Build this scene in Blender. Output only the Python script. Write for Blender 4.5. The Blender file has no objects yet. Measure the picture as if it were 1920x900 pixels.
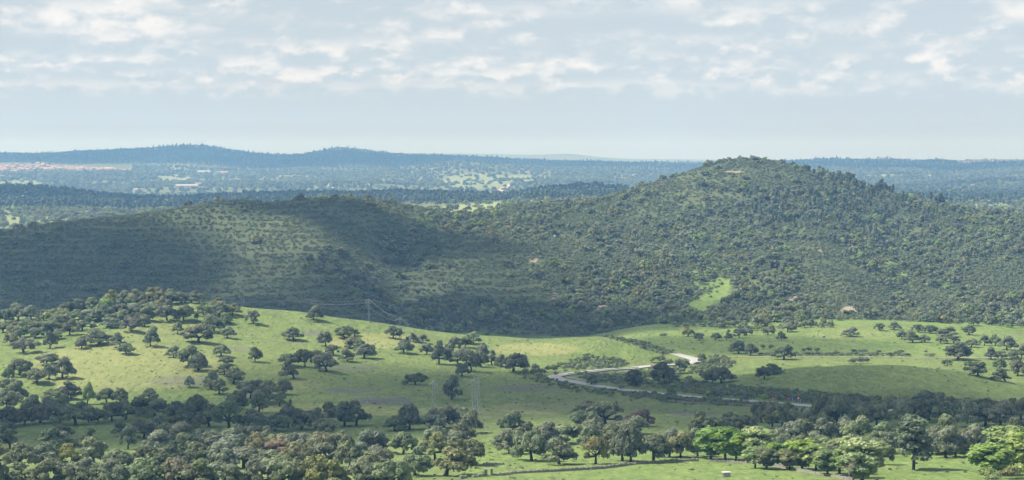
import bpy, bmesh, math, random
import numpy as np
from mathutils import Vector, Matrix, Euler

# ---------------------------------------------------------------- camera, sky, sun, exposure
SC = bpy.context.scene
COL = SC.collection
F = 3850.0            # focal length in photograph pixels (photo 1920 wide)
CX, HY, ZC = 960.0, 300.0, 100.0
cam_d = bpy.data.cameras.new('camera'); cam = bpy.data.objects.new('camera', cam_d); COL.objects.link(cam)
cam_d.sensor_width = 36.0; cam_d.lens = 36.0*F/1920.0
cam_d.shift_y = -150.0/1920.0
cam_d.clip_start = 1.0; cam_d.clip_end = 60000.0
cam.location = (0, 0, ZC); cam.rotation_euler = (math.radians(90), 0, 0)
SC.camera = cam

SUN_EL = math.radians(50); SUN_AZ = math.radians(-80)      # azimuth from +Y towards +X
SUN = Vector((math.cos(SUN_EL)*math.sin(SUN_AZ), math.cos(SUN_EL)*math.cos(SUN_AZ), math.sin(SUN_EL)))
sd = bpy.data.lights.new('sun', 'SUN'); sd.energy = 5.0; sd.angle = math.radians(0.6); sd.color = (1.0, 0.955, 0.88)
sun = bpy.data.objects.new('sun', sd); COL.objects.link(sun)
sun.rotation_euler = (-SUN).to_track_quat('-Z', 'Y').to_euler(); sun.location = (0, 0, 900)
SC.view_settings.view_transform = 'Standard'; SC.view_settings.look = 'None'
SC.view_settings.gamma = 1.0; SC.view_settings.use_curve_mapping = False
SC.view_settings.exposure = 0.8
SC.cycles.max_bounces = 8; SC.cycles.diffuse_bounces = 4; SC.cycles.glossy_bounces = 1
SC.cycles.transmission_bounces = 4; SC.cycles.volume_bounces = 0; SC.cycles.transparent_max_bounces = 16
SC.cycles.use_denoising = True
SC.cycles.caustics_reflective = False; SC.cycles.caustics_refractive = False

class NT:
    """small helper round a node tree"""
    def __init__(s, tree): s.t = tree; s.n = tree.nodes; s.l = tree.links
    def new(s, kind, **kw):
        nd = s.n.new(kind)
        for k, v in kw.items(): setattr(nd, k, v)
        return nd
    def put(s, sock, v):
        if isinstance(v, bpy.types.NodeSocket): s.l.new(v, sock)
        elif v is not None:
            if hasattr(sock, 'default_value'):
                try: sock.default_value = v
                except Exception: sock.default_value = (v, v, v)
    def math(s, op, a, b=None, c=None, clamp=False):
        nd = s.new('ShaderNodeMath', operation=op); nd.use_clamp = clamp
        s.put(nd.inputs[0], a); s.put(nd.inputs[1], b); s.put(nd.inputs[2], c)
        return nd.outputs[0]
    def smooth(s, v, a, b, lo=0.0, hi=1.0):
        nd = s.new('ShaderNodeMapRange', interpolation_type='SMOOTHSTEP')
        s.put(nd.inputs[0], v); s.put(nd.inputs[1], a); s.put(nd.inputs[2], b); s.put(nd.inputs[3], lo); s.put(nd.inputs[4], hi)
        return nd.outputs[0]
    def mix(s, f, a, b, mode='MIX'):
        nd = s.new('ShaderNodeMix', data_type='RGBA', blend_type=mode)
        s.put(nd.inputs[0], f); s.put(nd.inputs[6], a if not isinstance(a, tuple) else (*a[:3], 1)); s.put(nd.inputs[7], b if not isinstance(b, tuple) else (*b[:3], 1))
        return nd.outputs[2]
    def vec(s, x, y, z):
        nd = s.new('ShaderNodeCombineXYZ'); s.put(nd.inputs[0], x); s.put(nd.inputs[1], y); s.put(nd.inputs[2], z)
        return nd.outputs[0]
    def noise(s, v, scale, detail=3.0, rough=0.55, dim='3D', dist=0.0):
        nd = s.new('ShaderNodeTexNoise', noise_dimensions=dim)
        if v is not None: s.put(nd.inputs['Vector'], v)
        s.put(nd.inputs['Scale'], scale); s.put(nd.inputs['Detail'], detail); s.put(nd.inputs['Roughness'], rough); s.put(nd.inputs['Distortion'], dist)
        return nd.outputs[0]
    def attr(s, name):
        nd = s.new('ShaderNodeAttribute', attribute_name=name); return nd.outputs['Fac']

# world: physical sky with distant cumulus banks low over the horizon
W = bpy.data.worlds.new('World'); SC.world = W; W.use_nodes = True
w = NT(W.node_tree); w.n.clear()
tc = w.new('ShaderNodeTexCoord'); sep = w.new('ShaderNodeSeparateXYZ'); w.l.new(tc.outputs['Generated'], sep.inputs[0])
sky = w.new('ShaderNodeTexSky', sky_type='NISHITA'); sky.sun_disc = False
sky.sun_elevation = SUN_EL; sky.sun_rotation = SUN_AZ; sky.altitude = 300; sky.air_density = 1.0; sky.dust_density = 1.6; sky.ozone_density = 1.6
SKY_STR = 0.10
skyc = w.new('ShaderNodeVectorMath', operation='SCALE'); w.l.new(sky.outputs[0], skyc.inputs[0]); skyc.inputs['Scale'].default_value = 1.0
az = w.math('ARCTAN2', sep.outputs[0], sep.outputs[1]); el = w.math('ARCSINE', sep.outputs[2])
col = skyc.outputs[0]
# thin white veil that evens the lower sky
veil = w.smooth(el, 0.05, 0.9, 0.97, 0.45)
col = w.mix(veil, col, (3.3, 3.82, 4.2))
# banks, farthest (lowest) first: base elevation, thickness, horizontal scale, cover, seed, strength
BANKS = [(0.0325, 0.009, 20, .44, 3.1, .45), (0.039, 0.011, 15, .60, 7.7, .85), (0.0465, 0.014, 11, .62, 1.3, .95), (0.0535, 0.017, 9.0, .60, 5.9, .9),
         (0.060, 0.020, 8.0, .58, 9.2, .95), (0.0675, 0.022, 7.0, .62, 2.4, 1.0), (0.078, 0.03, 6.0, .62, 8.8, 1.0), (0.10, 0.05, 4, .58, 6.4, 1.0), (0.16, 0.09, 2.5, .55, 4.4, 1.0), (0.3, 0.2, 1.2, .5, 8.4, 1.0)]
for base, th, sc_, cover, seed, stg in BANKS:
    p = w.vec(az, w.math('MULTIPLY', el, 2.1), seed)
    wob = w.math('MULTIPLY', w.math('SUBTRACT', w.noise(w.vec(az, seed*3, 0), sc_*.8, 2, .5), 0.5), th*0.9)
    v = w.math('DIVIDE', w.math('SUBTRACT', w.math('SUBTRACT', el, base), wob), th)
    big = w.noise(w.vec(az, seed, 0), sc_, 2.5, 0.55)
    puff = w.noise(p, sc_*4.2, 7.0, 0.6)
    vv = w.math('MAXIMUM', v, 0.0)
    d = w.math('ADD', w.math('MULTIPLY', w.math('SUBTRACT', big, .5), 3.0), w.math('MULTIPLY', w.math('SUBTRACT', puff, .5), 1.6))
    d = w.math('ADD', w.math('SUBTRACT', d, w.math('MULTIPLY', vv, 0.75)), (cover-.5)*3+.95)
    a = w.math('MULTIPLY', w.smooth(d, -.02, .26), w.smooth(v, -0.45, 0.05)); a = w.math('MULTIPLY', a, stg)
    # sunlit billows above, soft blue-grey flat bottoms below
    lit = w.math('ADD', w.math('MULTIPLY', vv, .55), w.math('MULTIPLY', w.math('SUBTRACT', puff, .5), 3.6))
    rim = w.math('MULTIPLY', w.smooth(d, .75, .1), .35)
    lit = w.math('ADD', lit, rim)
    ccol = w.mix(w.smooth(lit, -.05, .55), (3.3, 3.82, 4.2), (5.45, 5.42, 5.3))
    col = w.mix(a, col, ccol)
bg = w.new('ShaderNodeBackground'); bg.inputs['Strength'].default_value = SKY_STR; w.l.new(col, bg.inputs[0])
out = w.new('ShaderNodeOutputWorld'); w.l.new(bg.outputs[0], out.inputs[0])
W.cycles.sampling_method = 'MANUAL'; W.cycles.sample_map_resolution = 512

# ---------------------------------------------------------------- helpers
random.seed(4); RNG = np.random.default_rng(12)
def tag(o, label=None, cat=None, group=None, kind=None):
    if label: o['label'] = label
    if cat: o['category'] = cat
    if group: o['group'] = group
    if kind: o['kind'] = kind
    return o
def link(o, parent=None):
    COL.objects.link(o)
    if parent is not None: o.parent = parent
    return o
def empty(name, loc=(0, 0, 0), rz=0.0):
    o = bpy.data.objects.new(name, None); o.empty_display_size = 1.0; link(o); o.location = loc; o.rotation_euler = (0, 0, rz); return o
def mesh_np(name, V, Fq, mats=(), parent=None, attrs=None, smooth=False, matidx=None, do_link=True):
    """mesh object from numpy verts and equal-sided faces"""
    V = np.asarray(V, dtype=np.float32); Fq = np.asarray(Fq, dtype=np.int32)
    me = bpy.data.meshes.new(name); n, k = Fq.shape
    me.vertices.add(len(V)); me.vertices.foreach_set('co', V.ravel())
    me.loops.add(n*k); me.loops.foreach_set('vertex_index', Fq.ravel())
    me.polygons.add(n); me.polygons.foreach_set('loop_start', np.arange(n, dtype=np.int32)*k)
    if matidx is not None: me.polygons.foreach_set('material_index', np.asarray(matidx, dtype=np.int32))
    me.update(calc_edges=True)
    me.polygons.foreach_set('use_smooth', np.full(n, smooth))
    for an, (dom, arr) in (attrs or {}).items():
        at = me.attributes.new(an, 'FLOAT', dom); at.data.foreach_set('value', np.asarray(arr, dtype=np.float32))
    for m in mats: me.materials.append(m)
    o = bpy.data.objects.new(name, me)
    if do_link: link(o, parent)
    return o
class MB:
    """collects boxes, tubes and loose faces, then links them as one mesh object"""
    def __init__(s): s.v = []; s.f = []; s.m = []
    def add(s, vs, fs, m=0):
        b = len(s.v); s.v += [tuple(p) for p in vs]; s.f += [tuple(b+i for i in f) for f in fs]; s.m += [m]*len(fs)
    def box(s, c, size, rz=0.0, m=0, taper=1.0):
        hx, hy, hz = (q/2 for q in size); cs, sn = math.cos(rz), math.sin(rz); vs = []
        for z, t in ((-hz, 1.0), (hz, taper)):
            for x, y in ((-hx, -hy), (hx, -hy), (hx, hy), (-hx, hy)):
                x, y = x*t, y*t; vs.append((c[0]+x*cs-y*sn, c[1]+x*sn+y*cs, c[2]+z))
        s.add(vs, [(3, 2, 1, 0), (4, 5, 6, 7), (0, 1, 5, 4), (1, 2, 6, 5), (2, 3, 7, 6), (3, 0, 4, 7)], m)
    def tube(s, pts, rad, sides=6, m=0):
        pts = [Vector(p) for p in pts]; n = len(pts)
        rad = [rad]*n if not hasattr(rad, '__len__') else rad
        vs, fs = [], []
        for i, p in enumerate(pts):
            t = (pts[min(i+1, n-1)]-pts[max(i-1, 0)]).normalized()
            a = t.cross(Vector((0, 0, 1)) if abs(t.z) < .9 else Vector((1, 0, 0))).normalized(); b = t.cross(a)
            for k in range(sides):
                an = 2*math.pi*k/sides; vs.append(p+(a*math.cos(an)+b*math.sin(an))*rad[i])
        for i in range(n-1):
            for k in range(sides):
                k2 = (k+1) % sides; fs.append((i*sides+k, (i+1)*sides+k, (i+1)*sides+k2, i*sides+k2))
        fs.append(tuple(range(sides))); fs.append(tuple((n-1)*sides+k for k in reversed(range(sides))))
        s.add(vs, fs, m)
    def build(s, name, mats, parent=None, smooth=False, do_link=True):
        me = bpy.data.meshes.new(name); me.from_pydata(s.v, [], s.f); me.update()
        for m in (mats if isinstance(mats, (list, tuple)) else [mats]): me.materials.append(m)
        me.polygons.foreach_set('material_index', s.m); me.polygons.foreach_set('use_smooth', [smooth]*len(s.f))
        o = bpy.data.objects.new(name, me)
        if do_link: link(o, parent)
        return o
def vnoise(x, y, seed=0):
    """value noise 0..1 on numpy arrays"""
    xi = np.floor(x).astype(np.int64); yi = np.floor(y).astype(np.int64); xf = x-xi; yf = y-yi
    xf = xf*xf*xf*(xf*(xf*6-15)+10); yf = yf*yf*yf*(yf*(yf*6-15)+10)
    def h(a, b):
        n = (a*374761393+b*668265263+seed*1442695041) & 0xffffffff
        n = ((n ^ (n >> 13))*1274126177) & 0xffffffff
        return ((n ^ (n >> 16)) & 0xffff)/65535.0
    return (h(xi, yi)*(1-xf)+h(xi+1, yi)*xf)*(1-yf)+(h(xi, yi+1)*(1-xf)+h(xi+1, yi+1)*xf)*yf
def fbm(x, y, seed=0, octs=4, gain=.5):
    r = 0; a = 1; t = 0
    for i in range(octs):
        r = r+a*vnoise(x*2**i+31.7*i, y*2**i+17.3*i, seed+i); t += a; a *= gain
    return r/t
def poly_dist(px, py, poly, ysc=1.0):
    """signed distance in photo pixels, positive inside (y stretched by ysc)"""
    px = np.asarray(px, float); py = np.asarray(py, float)*ysc; P = [(a, b*ysc) for a, b in poly]
    ins = np.zeros(px.shape, bool); dm = np.full(px.shape, 1e9)
    for (x0, y0), (x1, y1) in zip(P, P[1:]+P[:1]):
        if y0 != y1:
            c = ((y0 > py) != (y1 > py)) & (px < (x1-x0)*(py-y0)/(y1-y0)+x0); ins ^= c
        L = (x1-x0)**2+(y1-y0)**2; t = np.clip(((px-x0)*(x1-x0)+(py-y0)*(y1-y0))/max(L, 1e-9), 0, 1)
        dm = np.minimum(dm, np.hypot(px-x0-t*(x1-x0), py-y0-t*(y1-y0)))
    return np.where(ins, dm, -dm)
def sstep(v, a, b):
    t = np.clip((v-a)/(b-a), 0, 1); return t*t*(3-2*t)
def ell(px, py, cx, cy, rx, ry):
    return sstep(1-np.hypot((px-cx)/rx, (py-cy)/ry), 0, .6)
# ---------------------------------------------------------------- the land: real ridges at real distances
def PL(s): return np.array([[float(q) for q in p.split(':')] for p in s.split()])
S1 = '0:600 60:590 120:583 200:574 280:567 360:566 420:570 470:578 560:585 640:598 700:605 800:620 860:628 940:632 1010:637 1060:634 1130:632 1180:641 1240:660 1300:665 1400:668 1600:668 1920:672'
KEYS = [  # (distance, 'z' or 'y', profile across the photo)
 ('0:20', 'z', '0:93'), ('0:60', 'z', '0:83'), ('0:120', 'z', '0:68'), ('0:300', 'z', '0:42'),
 ('0:440', 'y', '0:912'), ('0:540', 'y', '0:856 1920:856'), ('0:640', 'y', '0:800 960:797 1920:800'),
 ('0:720', 'y', '0:752 400:757 960:760 1440:762 1920:772'),
 ('0:830', 'y', '0:664 250:655 480:672 640:688 800:700 960:708 1100:712 1250:720 1330:719 1400:708 1500:690 1600:684 1700:686 1800:699 1920:728'),
 ('0:900', 'y', '0:628 250:604 480:630 640:650 800:663 960:676 1100:686 1200:692 1280:690 1400:692 1600:695 1750:695 1920:702'),
 ('0:970', 'y', S1),
 ('0:1060', 'z', '0:10 250:16 470:13 700:6 860:3 1010:1 1100:1 1150:4 1200:6.3 1300:6.2 1600:6.2 1920:5'),
 ('0:1160', 'z', '0:8 250:8 700:0 860:-3 1010:-5 1100:-3 1180:4.2 1400:5 1600:6 1920:3.6'),
 ('0:1300', 'y', '-100:545 0:540 250:535 450:520 640:535 740:570 800:577 900:572 1000:575 1160:582 1300:577 1430:570 1600:572 1800:575 1920:580'),
 ('0:1420', 'y', '0:480 250:455 450:440 600:447 700:478 760:508 830:500 1000:503 1160:525 1300:522 1430:508 1600:515 1750:525 1920:525'),
 ('0:1530 600:1560 857:1640 1000:1700 1430:1700 1920:1600', 'y', '0:434 117:420 200:411 250:405 306:399 355:389 409:386 480:386 551:379 597:374 651:374 707:379 789:388 832:397 857:404 960:408 1031:412 1160:422 1300:420 1430:405 1600:422 1760:438 1920:450'),
 ('0:1640 857:1740 960:1800 1160:1850 1430:1950 1700:1850 1920:1750', 'y', '0:452 120:440 250:424 400:404 597:392 700:396 800:402 857:404 900:397 960:386 1031:383 1077:381 1131:373 1159:365 1209:349 1244:340 1273:331 1315:314 1365:304 1404:300 1440:301 1490:310 1522:320 1557:331 1621:353 1639:357 1689:369 1717:375 1767:385 1813:398 1867:403 1920:406'),
 ('0:2150', 'z', '0:5 900:22 1920:22'),
 ('0:2450', 'y', '0:432 100:418 250:407 400:402 857:397 960:390 1200:390 1700:396 1920:400'),
 ('0:2800', 'y', '0:397 170:394 250:398 400:394 857:385 960:381 1100:379 1300:385 1767:385 1920:392'),
 ('0:3300', 'y', '0:361 57:361 124:367 178:375 220:379 320:383 409:378 480:373 640:372 668:374 729:369 835:373 907:377 960:374 988:370 1045:363 1113:357 1138:362 1250:370 1500:372 1767:372 1920:374'),
 ('0:3800', 'z', '0:14'),
 ('0:4600', 'y', '0:372 1200:372 1500:360 1920:358'),
 ('0:5600', 'y', '0:343 480:348 640:345 857:336 960:336 1200:342 1500:345 1920:337'),
 ('0:6600', 'y', '0:316 60:314 80:311 110:316 240:317 330:322 480:326 560:321 640:327 750:322 850:311 960:317 1100:323 1300:330 1450:326 1550:318 1640:322 1700:319 1780:325 1920:318'),
 ('0:8000', 'y', '0:290 60:292 100:291 150:287 250:282 300:279 340:274 380:275 420:281 470:289 530:294 570:292 600:285 640:279 700:286 750:292 800:294 900:298 960:302 1050:305 1190:307 1310:308 1420:306 1500:304 1530:302 1560:300 1600:303 1630:302 1660:300 1690:303 1720:305 1755:302 1790:305 1850:304 1920:306'),
 ('0:9800', 'z', '0:70'),
 ('0:13000', 'y', '0:291 60:290 200:292 500:294 700:287 780:287 870:288 1000:290 1070:288 1130:295 1170:298 1320:299 1500:300 1560:297 1600:299 1660:298 1750:302 1780:300 1850:302 1920:303'),
 ('0:15500', 'z', '0:-20')]
UX = np.concatenate([np.linspace(-1500, -140, 60)[:-1], np.arange(-140, 2060, 3.4), np.linspace(2060, 3400, 60)[1:]])
NU = len(UX); UU = (UX-CX)/F
YR = np.concatenate([np.geomspace(20, 430, 60)[:-1], np.geomspace(430, 1180, 330)[:-1], np.geomspace(1180, 2100, 260)[:-1], np.geomspace(2100, 15500, 420)])
NR = len(YR)
def gsm(a, s):
    k = np.exp(-.5*(np.arange(-3*s, 3*s+1)/s)**2); k /= k.sum(); p = np.pad(a, 3*s, mode='edge'); return np.convolve(p, k, 'valid')
KD, KZ = [], []
for dd, mode, prof in KEYS:
    d = PL(dd); p = PL(prof)
    D = gsm(np.interp(UX, d[:, 0], d[:, 1]), 12); P = np.interp(UX, p[:, 0], p[:, 1])
    fine = mode == 'y' and d[0, 1] > 900
    P = gsm(P, 3 if fine else 9)
    KD.append(D); KZ.append(P if mode == 'z' else ZC-D*(P-HY)/F)
KD = np.array(KD); KZ = np.array(KZ)
def pchip(x, y, xi):
    h = np.diff(x); dl = np.diff(y)/h; m = np.zeros(len(x))
    for i in range(1, len(x)-1):
        if dl[i-1]*dl[i] > 0:
            w1 = 2*h[i]+h[i-1]; w2 = h[i]+2*h[i-1]; m[i] = (w1+w2)/(w1/dl[i-1]+w2/dl[i])
    m[0] = dl[0]; m[-1] = dl[-1]
    k = np.clip(np.searchsorted(x, xi)-1, 0, len(h)-1); t = (xi-x[k])/h[k]
    return (y[k]*(1+2*t)*(1-t)**2+m[k]*h[k]*t*(1-t)**2+y[k+1]*t*t*(3-2*t)+m[k+1]*h[k]*t*t*(t-1))
ZG = np.empty((NR, NU))
for c in range(NU): ZG[:, c] = pchip(KD[:, c], KZ[:, c], YR)
YG = np.repeat(YR[:, None], NU, 1); XG = YG*UU[None, :]
# undulation: fine on the meadows, gullies and spurs on the slopes
def amp(y, pts): return np.interp(y, [p[0] for p in pts], [p[1] for p in pts])
a1 = amp(YG, [(0, .2), (430, .5), (1100, .6), (1250, 3.0), (1480, 4.5), (1700, 2.5), (1950, 1.0), (2200, 1), (2600, 3), (3200, 2), (4500, 3), (5500, 34), (6400, 10), (7300, 26), (7950, 3), (9000, 5), (12500, 5), (13000, 2)])
w1 = amp(YG, [(0, 60), (1000, 70), (1300, 150), (2000, 200), (5000, 500), (8000, 700), (15000, 1500)])
WL = np.where(YG < 1180, 65.0, np.where(YG < 2100, 150.0, np.where(YG < 4300, 260.0, 620.0)))
for lo, hi, wl in ((0, 1180, 65.), (1180, 2150, 150.), (2150, 4200, 260.), (4200, 16000, 620.)):
    wt = sstep(YG, lo*.96-1, lo*1.04)*(1-sstep(YG, hi*.96, hi*1.04)) if lo else 1-sstep(YG, hi*.96, hi*1.04)
    ZG += wt*a1*(fbm(XG/wl, YG/(wl*1.2), int(wl), 4)-.5)*2
ZG += amp(YG, [(0, .0), (430, .12), (1150, .15), (1250, .8), (2000, .7), (4500, 0)])*(fbm(XG/22, YG/22, 77, 3)-.5)*2
near_knoll = sstep(YG, 740, 800)*(1-sstep(YG, 880, 940))*sstep(XG, 80, 110)
ZG += near_knoll*(fbm(XG/16, YG/30, 66, 3)-.5)*1.6
PXG = CX+F*XG/YG
def PYof(z, y): return HY+F*(ZC-z)/y
# gullies carved between the dark hill and the big one, and smaller ones on the big hill's face
def carve(line, wid, dep):
    global ZG
    pts = [(CX, 0)]
    P = np.array([[(a-CX)/F*b, b] for a, b in line])
    sel = (YG > P[:, 1].min()-200) & (YG < P[:, 1].max()+200)
    r = np.where(sel.any(1))[0]; r0, r1 = r[0], r[-1]+1
    dm = np.full(ZG[r0:r1].shape, 1e9)
    for (x0, y0), (x1, y1) in zip(P[:-1], P[1:]):
        L = (x1-x0)**2+(y1-y0)**2; X = XG[r0:r1]; Y = YG[r0:r1]
        t = np.clip(((X-x0)*(x1-x0)+(Y-y0)*(y1-y0))/L, 0, 1); dm = np.minimum(dm, np.hypot(X-x0-t*(x1-x0), Y-y0-t*(y1-y0)))
    ZG[r0:r1] -= dep*np.exp(-(dm/wid)**2)
carve([(842, 1600), (800, 1520), (715, 1440), (745, 1340), (800, 1250)], 34, 9)
carve([(440, 1500), (560, 1430), (690, 1330), (740, 1250)], 30, -7)
carve([(330, 1440), (345, 1340), (330, 1240)], 30, 5)
carve([(1000, 1420), (1080, 1330), (1130, 1230)], 28, 5)
carve([(1400, 1600), (1360, 1480), (1340, 1380), (1330, 1270)], 30, 6)
carve([(1660, 1650), (1690, 1500), (1680, 1380), (1700, 1280)], 30, 6)
carve([(1540, 1560), (1570, 1400), (1600, 1280)], 34, -5)
PYG = PYof(ZG, YG)
LYR = np.log(YR)
def ground(x, y):
    """height of the land at world x, y"""
    x = np.asarray(x, float); y = np.maximum(np.asarray(y, float), 20.5); px = CX+F*x/y
    fc = np.clip(np.interp(px, UX, np.arange(NU)), 0, NU-1.001); fr = np.clip(np.interp(np.log(y), LYR, np.arange(NR)), 0, NR-1.001)
    c = fc.astype(int); r = fr.astype(int); tc_ = fc-c; tr = fr-r
    return (ZG[r, c]*(1-tc_)+ZG[r, c+1]*tc_)*(1-tr)+(ZG[r+1, c]*(1-tc_)+ZG[r+1, c+1]*tc_)*tr
def hit(px, py, ymin=430.0, ymax=15000.0):
    """point of the land seen at a photo pixel"""
    ys = np.geomspace(ymin, ymax, 5000); u = (px-CX)/F; zr = ZC-ys*(py-HY)/F; zg = ground(u*ys, ys)
    k = np.where(zg >= zr)[0]
    if len(k) == 0:
        k = [int(np.argmin(np.abs(zr-zg)))]
    y = ys[k[0]]; return Vector((u*y, y, float(ground(u*y, y))))
def onland(px, Y, dz=0.0):
    x = (px-CX)/F*Y; return Vector((x, Y, float(ground(x, Y))+dz))

# where things grow, as masks over the land (photo polygons projected on to it)
def near(y0, y1): return (YG >= y0) & (YG < y1)
px, py = PXG, PYG
nz = fbm(XG/40, YG/40, 5, 4); nz2 = fbm(XG/12, YG/18, 9, 3); nz3 = fbm(XG/350, YG/350, 19, 3)
scrub = np.zeros_like(ZG); soil = np.zeros_like(ZG); purple = np.zeros_like(ZG); yellow = np.zeros_like(ZG); lush = np.zeros_like(ZG); far = np.zeros_like(ZG)
hill = sstep(YG+ (nz-.5)*60, 1195, 1225); scrub = np.where(YG < 2150, hill, 0)
MEADOWS = [[(1290, 572), (1318, 556), (1345, 545), (1350, 526), (1368, 524), (1376, 545), (1350, 572), (1325, 588), (1300, 588)],
           [(1672, 518), (1690, 508), (1704, 514), (1700, 522), (1680, 524)], [(1655, 488), (1672, 484), (1680, 496), (1660, 500)]]
for m in MEADOWS:
    k = sstep(poly_dist(px+(nz2-.5)*40, py+(nz-.5)*26, m), -4, 5)*near(1180, 1800); scrub *= 1-k; lush = np.maximum(lush, k)
rg = sstep(ell(px, py, 1330, 520, 60, 45)*nz2*2.2, .55, .75)*near(1180, 1800); scrub *= 1-rg*.8; lush = np.maximum(lush, rg*.7)
for cx, cy, rx, ry in ((1592, 580, 26, 9), (1492, 560, 18, 8), (1500, 548, 12, 5), (1130, 578, 16, 9), (1185, 580, 8, 8), (1375, 323, 30, 3), (1243, 343, 14, 4), (1228, 352, 10, 4), (1040, 560, 8, 18), (1000, 487, 10, 9), (752, 462, 14, 5), (1215, 560, 14, 4), (965, 590, 20, 4), (1545, 470, 18, 4)):
    soil = np.maximum(soil, sstep(ell(px, py, cx, cy, rx, ry)*(.5+nz2), .42, .62)*near(1180, 2100)*.8)
for cx, cy, rx, ry, s in ((715, 751, 85, 11, .75), (660, 732, 80, 9, .65), (590, 625, 35, 7, .6), (480, 740, 60, 12, .6), (350, 715, 90, 16, .45), (1140, 790, 90, 14, .5), (985, 728, 90, 9, .5), (1300, 775, 80, 8, .6), (660, 690, 80, 9, .4), (640, 668, 50, 6, .4), (450, 655, 40, 8, .4)):
    purple = np.maximum(purple, s*sstep(ell(px, py, cx, cy, rx, ry)*(.35+nz*1.1)+(nz2-.5)*.9, .25, .75)*near(500, 1180))
for cx, cy, rx, ry, s in ((230, 690, 260, 60, .75), (700, 640, 120, 20, .8), (1000, 655, 110, 16, 1), (1010, 765, 120, 16, .9), (560, 720, 60, 12, .7), (620, 770, 200, 18, .55), (1600, 628, 110, 14, .8), (300, 620, 120, 30, .5), (1130, 760, 160, 24, .4), (860, 775, 120, 18, .6)):
    yellow = np.maximum(yellow, s*sstep(ell(px, py, cx, cy, rx, ry)*(.4+nz*1.1), .15, .65)*near(500, 1180))
for p in ([(860, 905), (880, 850), (1000, 838), (1240, 846), (1390, 858), (1470, 880), (1600, 905)], [(1640, 905), (1650, 850), (1850, 842), (1860, 905)], [(130, 850), (150, 785), (235, 792), (250, 850)], [(1160, 668), (1165, 618), (1500, 612), (1900, 612), (1920, 670)]):
    lush = np.maximum(lush, .8*sstep(poly_dist(px, py, p), -6, 10)*near(430, 1190))
field = np.zeros_like(ZG)   # pale far fields
for p in ([(815, 400), (835, 386), (900, 381), (960, 376), (1010, 372), (1130, 372), (1130, 400)],):
    field = np.maximum(field, sstep(poly_dist(px, py, p), -2, 2)*near(2200, 3200))
for cx, cy, rx, ry in ((895, 340, 90, 20), (985, 335, 60, 10), (35, 345, 60, 8), (60, 335, 50, 6), (1650, 330, 60, 4), (330, 333, 50, 8)):
    field = np.maximum(field, .6*sstep(ell(px, py, cx, cy, rx, ry)*(.5+nz3), .1, .7)*near(4500, 8000))
field = np.maximum(field, .5*near(2150, 3000)*sstep(PXG, 200, 0)); field = np.maximum(field, .6*near(2100, 3200)*sstep(PXG, 1600, 1760))
ATT = dict(scrub=scrub, soil=soil, purple=purple, yellow=yellow, lush=lush, field=field)

# materials of the land
def new_mat(name):
    m = bpy.data.materials.new(name); m.use_nodes = True; t = NT(m.node_tree); t.n.clear()
    o = t.new('ShaderNodeOutputMaterial'); b = t.new('ShaderNodeBsdfPrincipled'); t.l.new(b.outputs[0], o.inputs[0])
    b.inputs['Specular IOR Level'].default_value = 0.15; b.inputs['Roughness'].default_value = .9
    return m, t, b, o
def pos(t): return t.new('ShaderNodeNewGeometry').outputs['Position']
def scaled(t, v, s):
    m = t.new('ShaderNodeMapping'); t.l.new(v, m.inputs[0]); m.inputs['Scale'].default_value = s; return m.outputs[0]
m_grass, t, b, _ = new_mat('meadow_grass'); P = pos(t)
n1 = t.noise(P, .012, 5, .6); n2 = t.noise(scaled(t, P, (1.6, .6, 1)), .13, 5, .7); n3 = t.noise(scaled(t, P, (1.3, .35, 1)), .55, 4, .7)
c = t.mix(t.smooth(n1, .35, .65), (0.088, 0.131, 0.032), (0.130, 0.167, 0.049))
c = t.mix(t.smooth(n2, .40, .66), c, (0.147, 0.194, 0.050))
c = t.mix(t.attr('yellow'), c, t.mix(t.smooth(n2, .35, .6), (0.181, 0.203, 0.067), (0.231, 0.239, 0.088)))
c = t.mix(t.math('MULTIPLY', t.attr('lush'), .75), c, t.mix(t.smooth(n2, .3, .7), (0.101, 0.162, 0.035), (0.168, 0.230, 0.059)))
c = t.mix(t.math('MULTIPLY', t.attr('purple'), t.smooth(n3, .3, .62, .35, .95)), c, (0.105, 0.082, 0.125))
c = t.mix(t.smooth(n3, .54, .70), c, t.mix(.55, c, (0.277, 0.315, 0.134)))      # pale seed heads
c = t.mix(t.smooth(n3, .46, .34, 0, .8), c, (0.050, 0.077, 0.024))          # dark tussocks
n4 = t.noise(scaled(t, P, (.25, 1, 1)), .05, 4, .6); c = t.mix(t.smooth(n4, .6, .72, 0, .5), c, (0.160, 0.149, 0.084))
t.l.new(c, b.inputs['Base Color'])
bm = t.new('ShaderNodeBump'); bm.inputs['Strength'].default_value = .8; bm.inputs['Distance'].default_value = .5; t.l.new(n3, bm.inputs['Height']); t.l.new(bm.outputs[0], b.inputs['Normal'])
m_hill, t, b, _ = new_mat('hillside_scrub_soil'); P = pos(t)
n1 = t.noise(P, .02, 4, .6); n2 = t.noise(P, .35, 5, .65)
c = t.mix(t.smooth(n1, .4, .62), (.055, .075, .035), (.088, .108, .050)); c = t.mix(t.smooth(n2, .52, .7), c, (.135, .150, .078))
grass = t.mix(t.smooth(n2, .35, .65), (.10, .165, .035), (.175, .235, .06))
c = t.mix(t.math('SUBTRACT', 1.0, t.attr('scrub')), c, grass)
c = t.mix(t.math('MULTIPLY', t.attr('soil'), 1.0), c, t.mix(n2, (.28, .22, .165), (.37, .30, .235)))
t.l.new(c, b.inputs['Base Color'])
bm = t.new('ShaderNodeBump'); bm.inputs['Strength'].default_value = .8; bm.inputs['Distance'].default_value = 1.0; t.l.new(n2, bm.inputs['Height']); t.l.new(bm.outputs[0], b.inputs['Normal'])
m_far, t, b, _ = new_mat('distant_land'); P = pos(t)
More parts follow.
